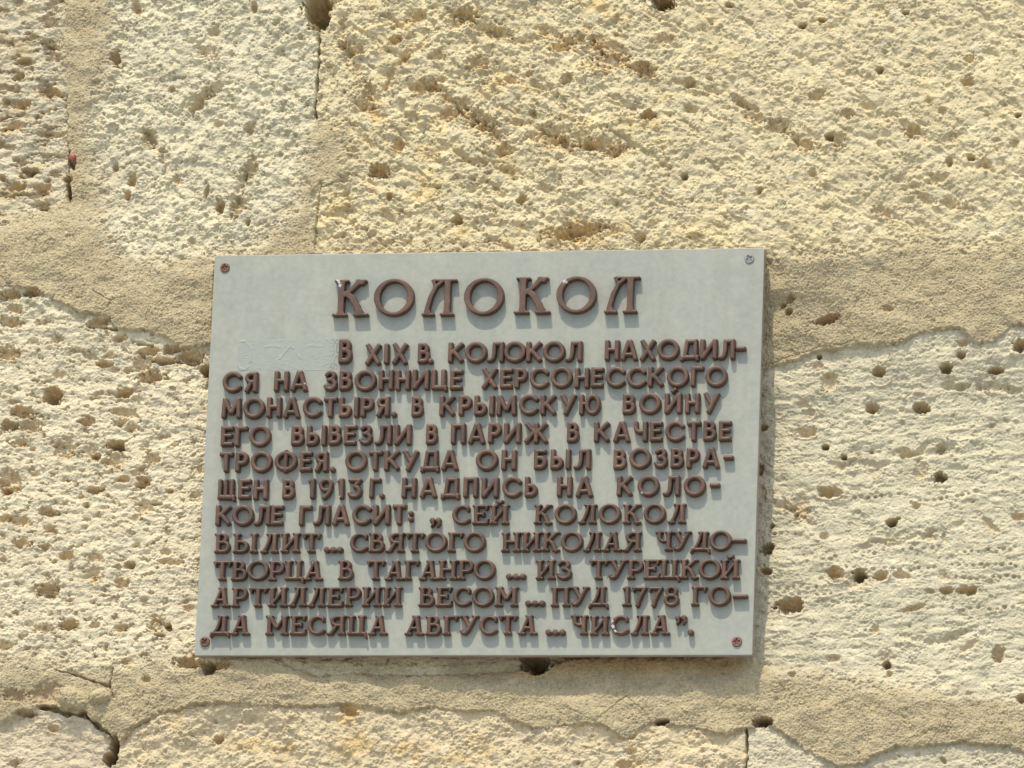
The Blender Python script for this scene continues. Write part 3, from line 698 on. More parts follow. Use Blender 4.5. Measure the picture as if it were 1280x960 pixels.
def sans():
    s = 21.0; h = s/2; T = 100 - h; G = {}
    v = lambda x: seg(x, 0, x, 100, s)
    def bow(x, y0, y1, xr, w=s):            # bowl to the right of x between y0 and y1
        r = (y1 - y0)/2; ym = (y0 + y1)/2; n = max(xr - r*0.9, x)
        a = np.radians(np.linspace(90, -90, 14))
        return path([(x, y1)] + [(n + (xr - n)*math.cos(t), ym + r*math.sin(t)) for t in a] + [(x, y0)], w)
    G['О'] = (106, [ring(53, 50, 53, 52.5, 21, 20)])
    G['С'] = (92, [arc(51, 50, 41, 42, 38, 322, 20, 28)])
    G['Н'] = (70, [v(h), v(70 - h), seg(h, 52, 70 - h, 52, 17)])
    G['А'] = (86, [seg(10, 0, 41, 100, 20), seg(76, 0, 45, 100, 20), seg(22, 28, 64, 28, 16)])
    G['В'] = (62, [v(h), bow(h, 54, T, 46), bow(h, h, 54, 52)])
    G['Я'] = (66, [v(66 - h), path([(66 - h, T), (30, T), (17, 82), (14, 70), (17, 58), (30, 49), (66 - h, 49)], 19), seg(34, 48, 11, 0, 20)])
    G['З'] = (66, [path([(14, 80), (22, 88), (34, 91), (46, 86), (51, 76), (47, 63), (34, 55), (26, 54)], 19), path([(34, 55), (48, 50), (56, 36), (54, 22), (44, 11), (30, 9), (17, 13), (10, 22)], 19)])
    G['3'] = (66, [path([(10, 90), (54, 90), (33, 60)], 18), path([(33, 58), (48, 52), (56, 37), (54, 22), (44, 11), (30, 9), (17, 13), (10, 22)], 19)])
    G['И'] = (82, [v(h), v(82 - h), seg(13, 8, 69, 92, 19)])
    G['Й'] = (82, G['И'][1] + [seg(34, 104, 56, 124, 16)])
    G['Ц'] = (78, [v(h), seg(58, 0, 58, 100, s), seg(0, h, 74, h, s), seg(70, -8, 70, 18, 14)])
    G['Щ'] = (88, [seg(h, 0, h, 100, 18), seg(40, 0, 40, 100, 16), seg(70, 0, 70, 100, 18), seg(0, h, 86, h, s), seg(81, -8, 81, 18, 14)])
    G['Е'] = (60, [v(h), seg(0, T, 60, T, 19), seg(0, 52, 54, 52, 16), seg(0, h, 60, h, 19)])
    G['М'] = (96, [seg(10, 0, 14, 100, 20), seg(86, 0, 82, 100, 20), seg(14, 96, 48, 22, 19), seg(82, 96, 48, 22, 19)])
    G['Т'] = (66, [v(33), seg(0, T, 66, T, 20)])
    G['Ь'] = (60, [v(h), bow(h, h, 54, 50)])
    G['I'] = (22, [v(11)])
    G['Ы'] = (96, [v(h), bow(h, h, 54, 50), v(96 - h)])
    G['Р'] = (62, [v(h), bow(h, 42, T, 52)])
    G['Г'] = (60, [v(h), seg(0, T, 60, T, 20)])
    G['Л'] = (80, [v(80 - h), seg(26, T, 80, T, 19), path([(34, 90), (33, 40), (29, 20), (20, 10), (7, 9)], 18)])
    G['Ф'] = (110, [ring(55, 50, 55, 50, 20, 19), seg(55, -6, 55, 106, 17)])
    G['К'] = (80, [v(h), seg(14, 42, 70, 97, 19), seg(26, 56, 70, 4, 20)])
    G['У'] = (80, [seg(8, 100, 44, 38, 20), seg(72, 100, 26, 0, 20)])
    G['П'] = (70, [v(h), v(70 - h), seg(0, T, 70, T, 19)])
    G['Ж'] = (124, [v(62), seg(12, 98, 62, 46, 19), seg(112, 98, 62, 46, 19), seg(10, 2, 54, 58, 19), seg(114, 2, 70, 58, 19)])
    G['Ч'] = (66, [v(66 - h), path([(10, 94), (10, 66), (14, 54), (26, 47), (56, 50)], 19)])
    G['Х'] = (82, [seg(10, 0, 72, 100, 20), seg(72, 0, 10, 100, 20)])
    G['X'] = G['Х']
    G['Д'] = (92, [seg(28, T, 76, T, 18), seg(74, 8, 74, 100, 19), seg(22, 8, 34, 100, 18), seg(0, 10, 92, 10, 20), seg(8, -8, 8, 12, 16), seg(84, -8, 84, 12, 16)])
    G['Ю'] = (104, [seg(h, 0, h, 100, 19), seg(h, 54, 40, 54, 15), ring(66, 50, 38, 51, 19, 18)])
    G['Б'] = (62, [v(h), seg(0, T, 58, T, 18), bow(h, h, 56, 52)])
    G['1'] = (32, [seg(21, 0, 21, 100, 20), seg(3, 80, 22, 96, 15)])
    G['9'] = (66, [ring(33, 66, 33, 34, 17, 17), path([(57, 62), (52, 36), (40, 16), (26, 4)], 18)])
    G['-'] = (48, [seg(0, 52, 48, 52, 18)])
    G['.'] = (24, [dot(12, 11, 12.5)])
    G[':'] = (24, [dot(12, 26, 11.5), dot(12, 56, 11.5)])
    return G

def serif(stem=20.0, thin=13.0, sf=10.0):
    G = {}; s = stem
    def foot(x, w, y=0):                      # slab with a small bracket
        yy = sf/2 if y == 0 else 100 - sf/2
        k = 1 if y == 0 else -1
        b = 0 if y == 0 else 100
        return [seg(x - w/2, yy, x + w/2, yy, sf), seg(x, b + k*22, x, b, s*0.9, s*1.5)]
    def st(x, top=True, bot=True, w=38):
        p = [seg(x, 0, x, 100, s)]
        if top: p += foot(x, w, 1)
        if bot: p += foot(x, w, 0)
        return p
    def bow(x, y0, y1, xr, w=s*0.9):
        r = (y1 - y0)/2; ym = (y0 + y1)/2; n = max(xr - r*0.95, x)
        a = np.radians(np.linspace(90, -90, 16))
        pts = [(x, y1)] + [(n + (xr - n)*math.cos(t), ym + r*math.sin(t)) for t in a] + [(x, y0)]
        ww = [thin] + [thin + (w - thin)*math.cos(t)**0.8 if math.cos(t) > 0 else thin for t in a] + [thin]
        return path(pts, ww)
    G['О'] = (112, [ring(56, 50, 56, 52, 20, 15)])
    c_ = np.radians(np.linspace(48, 318, 28))
    G['С'] = (92, [path([(52 + 42*math.cos(t), 50 + 43*math.sin(t)) for t in c_], [13 + 7*abs(math.cos(t)) for t in c_]), path([(80, 92), (81, 72)], [8, 12])])
    G['В'] = (84, st(20, True, True) + [bow(20, 54, 94, 60), bow(20, 6, 54, 73), seg(2, 5, 50, 5, sf)])
    G['Ь'] = (84, st(20, True, True) + [bow(20, 6, 56, 73), seg(2, 5, 50, 5, sf)])
    G['Ы'] = (130, G['Ь'][1] + st(110))
    G['Л'] = (92, st(72, True, True, 38) + [seg(28, 95, 90, 95, sf), path([(48, 92), (42, 60), (30, 26), (16, 4)], [14, 15, 15, 17]), seg(0, 5, 34, 5, sf)])
    G['И'] = (98, st(19) + st(79) + [seg(22, 14, 76, 86, thin)])
    G['Й'] = (98, G['И'][1] + [path([(36, 120), (42, 112), (49, 110), (56, 112), (62, 120)], [10, 13, 14, 13, 10])])
    G['Т'] = (94, st(47, False, True) + [seg(4, 93, 90, 93, 14), seg(5, 97, 13, 72, 17, 7), seg(89, 97, 81, 72, 17, 7)])
    G['Я'] = (98, st(78, True, True) + [path([(78, 94), (46, 93), (30, 84), (25, 72), (30, 58), (46, 49), (78, 49)], [thin, thin + 1, s*.9, s*.95, s*.9, thin + 1, thin]), path([(50, 50), (36, 26), (22, 6)], [14, 16, 16]), seg(0, 5, 32, 5, sf)])
    G['Г'] = (78, st(20, True, True) + [seg(4, 93, 74, 93, 14), seg(73, 98, 66, 72, 17, 7)])
    G['Н'] = (98, st(19) + st(79) + [seg(19, 51, 79, 51, thin)])
    G['К'] = (94, st(20) + [seg(26, 46, 74, 94, thin), seg(62, 95, 92, 95, sf), path([(38, 58), (56, 40), (68, 18), (74, 4)], [15, s*.9, s, s]), seg(58, 5, 94, 5, sf)])
    G['А'] = (98, [path([(50, 92), (40, 62), (28, 30), (17, 5)], [14, 14, 14, 15]), seg(76, 0, 58, 100, s), seg(36, 95, 72, 95, sf), seg(0, 5, 36, 5, sf), seg(58, 5, 98, 5, sf), seg(30, 34, 68, 34, thin)])
    G['Ч'] = (90, st(68, True, True) + [path([(20, 96), (20, 72), (24, 58), (36, 50), (66, 50)], [s*.9, s*.9, s*.85, thin, thin]), seg(0, 95, 38, 95, sf)])
    G['У'] = (98, [path([(22, 94), (38, 66), (52, 40)], [s*.9, s, s]), path([(82, 94), (62, 54), (46, 22), (32, 8), (16, 10)], [13, 15, 17, 16, 13]), dot(13, 16, 9), seg(2, 95, 40, 95, sf), seg(64, 95, 98, 95, sf)])
    G['Д'] = (100, [seg(70, 6, 70, 100, s), seg(36, 95, 88, 95, sf), path([(50, 92), (44, 60), (34, 32), (20, 10)], [14, 14, 14, 15]), seg(4, 8, 94, 8, 14), seg(8, 10, 2, -12, 16, 9), seg(90, 10, 97, -12, 16, 9)])
    G['Ц'] = (102, st(20, True, False) + st(74, True, False) + [seg(2, 7, 94, 7, 14), seg(90, 12, 100, -16, 16, 8)])
    G['Р'] = (84, st(20) + [bow(20, 42, 94, 73)])
    G['З'] = (82, [path([(14, 78), (22, 90), (38, 94), (56, 88), (61, 75), (54, 60), (34, 54)], [12, 14, 15, 18, 19, 16, 12]), path([(34, 54), (58, 50), (70, 36), (68, 18), (52, 7), (34, 6), (16, 14), (8, 26)], [12, 16, 19, 19, 16, 15, 14, 14])])
    G['М'] = (118, st(19) + st(99) + [seg(22, 95, 59, 34, s*.95), seg(96, 95, 59, 34, thin)])
    G['П'] = (98, st(19) + st(79) + [seg(6, 94, 92, 94, 13)])
    G['Е'] = (84, st(20) + [seg(4, 94, 76, 94, 13), seg(77, 99, 71, 74, 16, 7), seg(20, 52, 58, 52, thin), seg(58, 40, 58, 64, 9), seg(2, 6, 78, 6, 13), seg(82, 30, 74, 2, 8, 17)])
    G['1'] = (46, [seg(26, 0, 26, 100, s), seg(2, 5, 46, 5, sf), seg(4, 84, 26, 95, 14)])
    G['7'] = (76, [seg(4, 92, 74, 92, 15), seg(6, 98, 12, 74, 12, 7), path([(66, 90), (48, 56), (36, 28), (30, 4)], [16, 18, 19, 20])])
    G['8'] = (78, [ring(39, 73, 31, 29, 17, 14), ring(39, 30, 39, 32, 19, 15)])
    G['-'] = (76, [seg(0, 50, 76, 50, 17)])
    G['.'] = (30, [dot(15, 13, 15)])
    G['…'] = (104, [dot(14, 14, 14.5), dot(52, 14, 14.5), dot(90, 14, 14.5), seg(10, 13, 94, 13, 13)])
    G['„'] = (68, [dot(15, 20, 14), path([(20, 18), (22, 2), (10, -12)], [14, 11, 6]), dot(49, 20, 14), path([(54, 18), (56, 2), (44, -12)], [14, 11, 6]), seg(12, 22, 50, 22, 8)])
    G['”'] = (68, [dot(15, 88, 14), path([(20, 86), (22, 70), (10, 56)], [14, 11, 6]), dot(49, 88, 14), path([(54, 86), (56, 70), (44, 56)], [14, 11, 6]), seg(12, 90, 50, 90, 8)])
    return G
def title():
    G = serif(19.0, 11.0, 7.5)
    q = 6.5
    def slab(a, b, y): return seg(a, y, b, y, q)
    def br(x, y0, y1, w): return seg(x, y0, x, y1, w*0.95, w*1.5)
    lo, hi = q/2, 100 - q/2
    G['О'] = (118, [ring(59, 50, 59, 51, 18, 9)])
    G['К'] = (102, [seg(24, 0, 24, 100, 17), slab(4, 44, hi), slab(0, 42, lo), br(24, 16, 1, 17), br(24, 84, 99, 17),
                    path([(34, 56), (56, 76), (72, 94)], [9, 11, 15]), seg(78, 86, 79, 99.4, 15, 25), slab(64, 94, hi), path([(38, 62), (54, 50), (68, 28), (77, 8)], [13, 17, 18, 18]), seg(75, 18, 79, 1, 17, 27), slab(60, 102, lo)])
    G['Л'] = (98, [seg(72, 0, 72, 100, 17), slab(27, 98, hi), br(72, 86, 99, 17), path([(58, 96), (38, 80), (24, 52), (16, 22), (14, 8)], [8, 10, 12, 13, 15]), seg(15, 16, 17, 1, 14, 24), slab(0, 36, lo),
                   br(72, 16, 1, 17), slab(52, 92, lo), seg(29, 99, 36, 84, 13, 6)])
    return G

def glyph_mesh(prims, w, cap, hscale, t, bevel, drop, draft, cell):
    """A raised letter, base on y=0, facing -y. Units of the glyph: cap height 100. Returns co (mm), loops, counts, smooth."""
    k = cap/100
    gx1 = np.arange(-14, w*1.0 + 16, cell); gy1 = np.arange(-30, 134, cell)
    gx, gy = np.meshgrid(gx1, gy1)
    F = field(prims, gx, gy)*k + (0.22 if cap < 30 else 0.0)
    F = np.where(np.abs(F) < 0.04*cell*k, 0.04*cell*k, F)
    gyd, gxd = np.gradient(F, cell*k)
    ny, nx = F.shape
    verts, key = [], {}
    def zt(f):
        q = min(max(f/bevel, 0), 1); return t - drop*(1 - math.sqrt(max(0, 1 - (1 - q)**2)))
    def gv(i, j):
        kk = (i, j)
        if kk not in key:
            key[kk] = len(verts); verts.append((gx1[j]*k*hscale, -zt(F[i, j]), gy1[i]*k))
        return key[kk]
    grad = {}
    def ev(a, b):
        kk = (a, b) if a < b else (b, a)
        if kk not in key:
            fa, fb = F[kk[0]], F[kk[1]]; s = fa/(fa - fb)
            xa = gx1[kk[0][1]] + s*(gx1[kk[1][1]] - gx1[kk[0][1]]); ya = gy1[kk[0][0]] + s*(gy1[kk[1][0]] - gy1[kk[0][0]])
            g = np.array([gxd[kk[0]]*(1 - s) + gxd[kk[1]]*s, gyd[kk[0]]*(1 - s) + gyd[kk[1]]*s]); n = np.hypot(*g) + 1e-9
            key[kk] = len(verts); verts.append((xa*k*hscale, -zt(0.0), ya*k)); grad[key[kk]] = -g/n
        return key[kk]
    loops, cnt, edges = [], [], []
    pos = F > 0
    some = pos[:-1, :-1] | pos[1:, :-1] | pos[:-1, 1:] | pos[1:, 1:]
    for i, j in zip(*np.nonzero(some)):
        cs = [(i, j), (i, j + 1), (i + 1, j + 1), (i + 1, j)]
        poly = []
        for q in range(4):
            a, b = cs[q], cs[(q + 1) % 4]
            if pos[a]: poly.append((gv(*a), 0))
            if pos[a] != pos[b]: poly.append((ev(a, b), 1))
        if len(poly) < 3: continue
        ids = [p[0] for p in poly]
        loops += ids; cnt.append(len(ids))
        for q in range(len(poly)):
            p0, p1 = poly[q], poly[(q + 1) % len(poly)]
            if p0[1] and p1[1]: edges.append((p0[0], p1[0]))
    nt_ = len(cnt)
    remap = {}
    def wall_pair(vtx):
        if vtx not in remap:
            x, y, z = verts[vtx]; g = grad[vtx]
            a = len(verts); verts.append((x, y, z)); verts.append((x + g[0]*draft, 0.4, z + g[1]*draft)); remap[vtx] = a
        return remap[vtx]
    for a, b in edges:
        pa, pb = wall_pair(a), wall_pair(b)
        loops += [pa, pa + 1, pb + 1, pb]; cnt.append(4)
    return np.array(verts), np.array(loops), np.array(cnt), np.ones(len(cnt), bool)

# ------------------------------------------------------------------ the plaque
LT = 8.0                                 # how far the letters stand out
plaque = empty('memorial_plaque', 'pale grey rectangular plaque with raised brown Cyrillic lettering, screwed to stone wall', 'plaque', (300, 0, 220))
PW, PH, PT = 600.0, 440.0, 10.0
OFF = np.array([300, 0, 220.0])
def on_plaque(name, me): return link(name, me, plaque)

def panel():
    # rounded sheet: outline with small corner radius, front edge eased
    out = []
    r = 1.6
    for cx, cz, a0 in ((PW - r, PH - r, 0), (r, PH - r, 90), (r, r, 180), (PW - r, r, 270)):
        for a in np.radians(np.linspace(a0, a0 + 90, 5)): out.append((cx + r*math.cos(a), cz + r*math.sin(a)))
    out = np.array(out); ctr = np.array([PW/2, PH/2]); n = len(out)
    def inset(d):
        q = out.copy(); q[:, 0] = ctr[0] + (out[:, 0] - ctr[0])*(1 - 2*d/PW); q[:, 1] = ctr[1] + (out[:, 1] - ctr[1])*(1 - 2*d/PH); return q
    rings = [(inset(0.9), 0.0), (inset(0.3), 0.22), (inset(0), 0.9), (inset(0), PT - .5), (inset(.5), PT)]
    co = np.concatenate([np.stack([q[:, 0], np.full(n, y), q[:, 1]], -1) for q, y in rings]) - OFF
    loops, cnt = [], []
    loops += list(range(n))[::-1]; cnt.append(n)
    mi = [0]
    for k in range(len(rings) - 1):
        for j in range(n):
            a, b = k*n + j, k*n + (j + 1) % n
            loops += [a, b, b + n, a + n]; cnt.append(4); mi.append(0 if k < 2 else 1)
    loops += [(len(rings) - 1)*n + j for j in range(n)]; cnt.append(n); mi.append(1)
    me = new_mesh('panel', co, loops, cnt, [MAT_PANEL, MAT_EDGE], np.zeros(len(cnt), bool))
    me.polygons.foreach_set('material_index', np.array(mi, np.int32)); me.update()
    return on_plaque('panel', me)
panel()

def px_x(u, v, y=-LT): return float(on_plane(np.array(float(u)), np.array(float(v)), y)[0])
def px_z(u, v, y=-LT): return float(on_plane(np.array(float(u)), np.array(float(v)), y)[1])

SANS, SERIF, TITLE = sans(), serif(), title()
cache = {}
def glyph(font, ch, cap, hs):
    G = {'sans': SANS, 'serif': SERIF, 'title': TITLE}[font]
    key = (font, ch, round(cap, 1), round(hs, 2))
    if key not in cache:
        w, prims = G[ch]
        if font == 'title': cache[key] = glyph_mesh(prims, w, cap, hs, LT + 0.6, 1.0, 0.8, 0.15, 1.5)
        else: cache[key] = glyph_mesh(prims, w, cap, hs, LT, 2.3, 2.2, 0.15, 2.0)
    return cache[key], G[ch][0]

jit = np.random.default_rng(3)
CHIPS = [(423, 353, 2.6), (425, 357, 2.0), (422, 349, 2.0), (705, 351, 2.6), (708, 353, 1.6), (711, 346, 1.4), (769, 343, 2.4), (773, 342, 1.8), (782, 343, 1.2),
         (765, 770, 2.2), (764, 776, 2.6), (766, 783, 2.2), (769, 789, 1.6), (802, 616, 1.5), (424, 621, 1.3), (381, 479, 1.0), (390, 703, 0.9), (612, 478, .8)]
chip_pts = [(px_x(u, v), px_z(u, v), r*PX) for u, v, r in CHIPS]
def lay(name, text, font, u0, u1, v_bottom, cap_px, mini=3.0):
    """Set one word between picture columns u0 and u1 with its letters' feet at row v_bottom."""
    um = (u0 + u1)/2
    xa, xb = px_x(u0, v_bottom), px_x(u1, v_bottom)
    zb = px_z(um, v_bottom); cap = px_z(um, v_bottom - cap_px) - zb
    k = cap/100
    G = {'sans': SANS, 'serif': SERIF, 'title': TITLE}[font]
    ws = [G[c][0]*k for c in text]; tot = sum(ws); hs = 1.0
    n = len(text)
    gap = (xb - xa - tot)/(n - 1) if n > 1 else 0
    lo = mini*k
    if n == 1: hs = min(max((xb - xa)/tot, 0.75), 1.3)
    elif gap < lo: hs = (xb - xa - lo*(n - 1))/tot; gap = lo
    elif gap > 22*k: hs = min(1.12, (xb - xa - 20*k*(n - 1))/tot); gap = (xb - xa - tot*hs)/(n - 1)
    hs = round(hs, 2)
    co, lp, ct, sm = [], [], [], []; base = 0; x = xa
    for c, w in zip(text, ws):
        (v_, l_, c_, s_), _ = glyph(font, c, cap, hs)
        dx, dz, rot = (jit.normal(0, 0.12), jit.normal(0, 0.18), jit.normal(0, 0.006)) if font != 'title' else (0, 0, 0)
        vv = v_.copy(); cx = w*hs/2
        vx = vv[:, 0] - cx; vz = vv[:, 2] - cap/2
        vv[:, 0] = x + cx + vx - rot*vz + dx; vv[:, 2] = zb + cap/2 + vz + rot*vx + dz
        co.append(vv); lp.append(l_ + base); ct.append(c_); sm.append(s_); base += len(vv)
        x += w*hs + gap
    co = np.concatenate(co)
    chip = np.zeros(len(co))
    for cx, cz, r in chip_pts:
        d = np.hypot(co[:, 0] - cx, co[:, 2] - cz)/r + 0.5*noise(co[:, 0]/1.3, co[:, 2]/1.3, 9)
        chip = np.maximum(chip, sstep(1.1, 0.8, d))
    co = co - OFF
    return on_plaque(name, new_mesh(name, co, np.concatenate(lp), np.concatenate(ct), [MAT_LETTER], np.concatenate(sm), {'chip': chip}))

A_, B_ = 5.818, 5.3333
ttl = [('К', 400 + 85/A_, 400 + 346/A_, 394.6), ('О', 400 + 385/A_, 400 + 676/A_, 393.6), ('Л', 400 + 737/A_, 400 + 984/A_, 394.0), ('О', 400 + 1041/A_, 600 + 164/A_, 392.6),
       ('К', 600 + 243/A_, 600 + 506/A_, 391.4), ('О', 600 + 550/A_, 600 + 838/A_, 390.4), ('Л', 600 + 900/A_, 600 + 1153/A_, 390.6)]
for c, a, b, v in ttl: lay('title_letter', c, 'title', a, b, v, 45.2 if c != 'О' else 45.0)

LINES = [   # font, picture row of the feet at u=290 and at u=880, cap height px, words with their first and last column
    ('sans', 456.6, 448.4, 25.0, [('XIX', 260 + 1038/B_, 490 + 103/B_), ('В.', 490 + 165/B_, 490 + 268/B_), ('КОЛОКОЛ', 490 + 370/B_, 490 + 1260/B_), ('НАХОДИЛ-', 720 + 190/B_, 720 + 1128/B_)]),
    ('sans', 489.2, 482.0, 25.0, [('СЯ', 260 + 92/B_, 260 + 322/B_), ('НА', 260 + 435/B_, 260 + 660/B_), ('ЗВОННИЦЕ', 260 + 765/B_, 490 + 463/B_), ('ХЕРСОНЕССКОГО', 490 + 590/B_, 720 + 1003/B_)]),
    ('sans', 522.0, 515.6, 25.0, [('МОНАСТЫРЯ.', 260 + 85/B_, 260 + 1250/B_), ('В', 490 + 125/B_, 490 + 200/B_), ('КРЫМСКУЮ', 490 + 312/B_, 720 + 156/B_), ('ВОЙНУ', 720 + 308/B_, 720 + 952/B_)]),
    ('sans', 557.0, 550.4, 25.0, [('ЕГО', 260 + 80/B_, 260 + 410/B_), ('ВЫВЕЗЛИ', 260 + 550/B_, 490 + 120/B_), ('В', 490 + 222/B_, 490 + 297/B_), ('ПАРИЖ', 490 + 388/B_, 490 + 1037/B_), ('В', 490 + 1163/B_, 490 + 1240/B_), ('КАЧЕСТВЕ', 720 + 115/B_, 720 + 1030/B_)]),
    ('sans', 589.4, 584.2, 25.0, [('ТРОФЕЯ.', 250 + 125/B_, 250 + 895/B_), ('ОТКУДА', 250 + 963/B_, 480 + 492/B_), ('ОН', 480 + 607/B_, 480 + 874/B_), ('БЫЛ', 480 + 995/B_, 710 + 143/B_), ('ВОЗВРА-', 710 + 300/B_, 710 + 1095/B_)]),
    ('sans', 623.4, 618.8, 25.0, [('ЩЕН', 250 + 112/B_, 250 + 444/B_), ('В', 250 + 543/B_, 250 + 623/B_), ('1913', 250 + 715/B_, 250 + 1072/B_), ('Г.', 250 + 1125/B_, 250 + 1220/B_), ('НАДПИСЬ', 480 + 113/B_, 480 + 1014/B_), ('НА', 480 + 1148/B_, 710 + 161/B_), ('КОЛО-', 710 + 322/B_, 710 + 1005/B_)]),
    ('sans', 656.2, 653.0, 25.0, [('КОЛЕ', 250 + 98/B_, 250 + 548/B_), ('ГЛАСИТ:', 250 + 655/B_, 480 + 188/B_)]),
    ('serif', 656.0, 653.2, 24.0, [('„', 480 + 300/B_, 480 + 380/B_), ('СЕЙ', 480 + 450/B_, 480 + 828/B_), ('КОЛОКОЛ', 480 + 995/B_, 710 + 780/B_)]),
    ('serif', 690.4, 687.4, 24.0, [('ВЫЛИТ', 250 + 88/B_, 250 + 797/B_), ('…', 250 + 822/B_, 250 + 946/B_), ('СВЯТОГО', 250 + 993/B_, 480 + 670/B_), ('НИКОЛАЯ', 480 + 778/B_, 710 + 485/B_), ('ЧУДО-', 710 + 577/B_, 710 + 1183/B_)]),
    ('serif', 724.6, 722.8, 24.0, [('ТВОРЦА', 250 + 82/B_, 250 + 812/B_), ('В', 250 + 915/B_, 250 + 1018/B_), ('ТАГАНРО', 250 + 1105/B_, 480 + 737/B_), ('…', 480 + 812/B_, 480 + 940/B_), ('ИЗ', 480 + 1008/B_, 480 + 1247/B_), ('ТУРЕЦКОЙ', 710 + 138/B_, 710 + 1140/B_)]),
    ('serif', 757.6, 756.6, 24.0, [('АРТИЛЛЕРИИ', 240 + 122/B_, 480 + 110/B_), ('ВЕСОМ', 480 + 222/B_, 480 + 887/B_), ('…', 480 + 938/B_, 480 + 1066/B_), ('ПУД', 480 + 1108/B_, 720 + 212/B_), ('1778', 720 + 302/B_, 720 + 681/B_), ('ГО-', 720 + 765/B_, 720 + 1138/B_)]),
    ('serif', 792.8, 792.8, 24.0, [('ДА', 240 + 118/B_, 240 + 378/B_), ('МЕСЯЦА', 240 + 485/B_, 480 + 16/B_), ('АВГУСТА', 480 + 135/B_, 480 + 1016/B_), ('…', 480 + 1075/B_, 480 + 1203/B_), ('ЧИСЛА', 480 + 1240/B_, 720 + 620/B_), ('”', 720 + 655/B_, 720 + 738/B_), ('.', 720 + 742/B_, 720 + 778/B_)]),
]
for font, v0, v1, cap, words_ in LINES:
    for text, a, b in words_:
        v = v0 + (v1 - v0)*((a + b)/2 - 290)/590
        lay('word', text, font, a, b, v, cap, -6.0 if font == 'serif' else -4.0)
o = lay('word', 'В', 'sans', 260 + 866/B_, 260 + 952/B_, 453.2, 30.0)     # the taller replacement letter
o['label'] = 'taller replaced letter at the start of the text'

# the repainted strip left of the first letter: a thin skin of paint with wrinkles
def paint_patch():
    x0, x1, z0, z1 = px_x(297, 445, 0), px_x(424, 445, 0), px_z(350, 463, 0), px_z(350, 424, 0)
    gx = np.arange(x0 - 2, x1 + 3, 0.5); gz = np.arange(z0 - 2, z1 + 2, 0.5)
    A, B = np.meshgrid(gx, gz)
    e = np.minimum(np.minimum(A - x0, x1 - A)*0.7, np.minimum(B - z0, z1 - B)) + 0.8*fbm(A/9, B/6, 80, 3)
    skin = sstep(-0.2, 0.8, e)
    h = 0.10*skin + 0.22*np.exp(-(e/0.5)**2)*(B < z0 + 8)*sstep(-0.3, .2, noise(A/12, B/12, 81))
    r1 = np.abs(noise(A/11, B/7, 82)); r2 = np.abs(noise(A/17, B/4.5, 83))
    h += skin*(0.14*np.exp(-(r1/0.05)**2)*(noise(A/20, B/20, 84) > 0.0) + 0.2*np.exp(-(r2/0.05)**2)*(noise(A/23, B/13, 85) > 0.05))
    # ghosts of the letters that were here: ring left, chevron in the middle
    fx = (A - x0)/(x1 - x0)*127 + 297; fz = 463 - (B - z0)/(z1 - z0)*39
    d = np.abs(np.hypot((fx - 305)/9, (fz - 444)/18) - 1)*9
    h += skin*0.30*np.exp(-(d/1.2)**2)*(noise(A/6, B/6, 86) > -0.15)
    d = np.abs(np.abs(fx - 363)*1.25 - (fz - 432))
    h += skin*0.32*np.exp(-(d/1.6)**2)*(fz < 449)*(noise(A/6, B/6, 87) > -0.2)
    for lx in (335, 346, 388, 398):
        h += skin*0.22*np.exp(-((fz - 433 - 1.5*noise(A/5, B/5, lx))/1.3)**2)*(np.abs(fx - lx) < 5)
    dirt = sstep(408, 421, fx + 4*noise(A/3, B/3, 90))*sstep(0.12, 0.0, np.abs(noise(A/4, B/9, 88)) - 0.02)
    idx = np.arange(A.size).reshape(A.shape)
    keep = (e > -1.0)
    q = np.stack([idx[:-1, :-1], idx[:-1, 1:], idx[1:, 1:], idx[1:, :-1]], -1)
    q = q[(keep[:-1, :-1] & keep[1:, 1:] & keep[:-1, 1:] & keep[1:, :-1])].reshape(-1, 4)
    used, inv = np.unique(q, return_inverse=True)
    co = np.stack([A, 0.07 - h*1.2, B], -1).reshape(-1, 3)[used] - OFF
    me = new_mesh('paint_patch', co, inv.ravel(), np.full(len(q), 4), [MAT_PATCH], np.ones(len(q), bool), {'dirt': np.clip(dirt, 0, 1).ravel()[used]})
    on_plaque('paint_patch', me)
paint_patch()

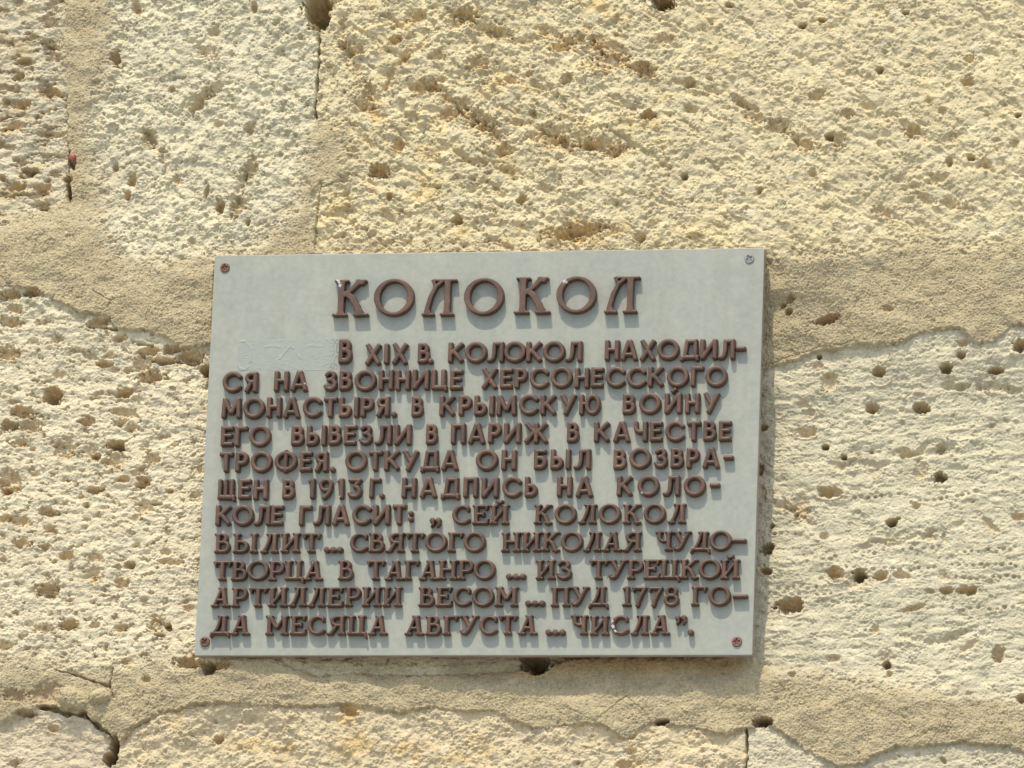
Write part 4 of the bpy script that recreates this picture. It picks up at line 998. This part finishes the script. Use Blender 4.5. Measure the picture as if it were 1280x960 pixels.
# screws
def screw(u, v, mat, turn, lab, proud=0.9, r=5.4, washer=False):
    x, z = px_x(u, v, -1), px_z(u, v, -1)
    rad = np.concatenate([np.linspace(0, 0.88, 24), np.linspace(0.91, 1.0, 5)])*r; na = 96
    co, loops, cnt = [(0, 0, 0)], [], []
    def top(px, pz, rr):
        q = rr/r
        h = proud - 0.25*proud*q**2
        c, s = math.cos(turn), math.sin(turn); a, b = abs(px*c + pz*s), abs(-px*s + pz*c)
        arm = max(min(1.0 - b, 3.4 - a), min(1.0 - a, 3.4 - b))
        h -= (proud - 0.12)*min(max(arm/0.35 + 0.5, 0), 1)
        if q > 0.93: h = min(h, proud*0.5*(1 - (q - 0.93)/0.07) + 0.0)
        return h
    co[0] = (0, -top(0, 0, 0), 0)
    for k in range(1, len(rad)):
        for j in range(na):
            a = 2*math.pi*j/na; px, pz = rad[k]*math.cos(a), rad[k]*math.sin(a)
            y = -top(px, pz, rad[k]) if k < len(rad) - 1 else 0.3
            co.append((px, y, pz))
    for j in range(na):
        loops += [0, 1 + (j + 1) % na, 1 + j]; cnt.append(3)
    for k in range(len(rad) - 2):
        for j in range(na):
            a, b = 1 + k*na + j, 1 + k*na + (j + 1) % na
            loops += [a, b, b + na, a + na]; cnt.append(4)
    # shank through the panel into the wall
    b0 = len(co)
    for y in (0.2, 60.0):
        for j in range(12): co.append((2.2*math.cos(j*math.pi/6), y, 2.2*math.sin(j*math.pi/6)))
    for j in range(12):
        a, b = b0 + j, b0 + (j + 1) % 12
        loops += [a, a + 12, b + 12, b]; cnt.append(4)
    co = np.array(co) + np.array([x, 0, z]) - OFF
    o = on_plaque('screw', new_mesh('screw', co, loops, cnt, [mat], np.ones(len(cnt), bool)))
    o['label'] = lab
    return o
screw(281, 334.5, MAT_RUST, 0.15, 'rusty brown cross head screw in an upper corner', 1.7)
screw(936.5, 323, MAT_STEEL, 0.5, 'plain grey cross head screw', 1.6)
screw(256, 802, MAT_RUST, 0.7, 'rusty brown screw standing proud beside the last line of text', 2.8, 5.6)
screw(921, 802, MAT_COPPER, 0.05, 'reddish cross head screw beside the empty lower corner', 2.0, 5.6)
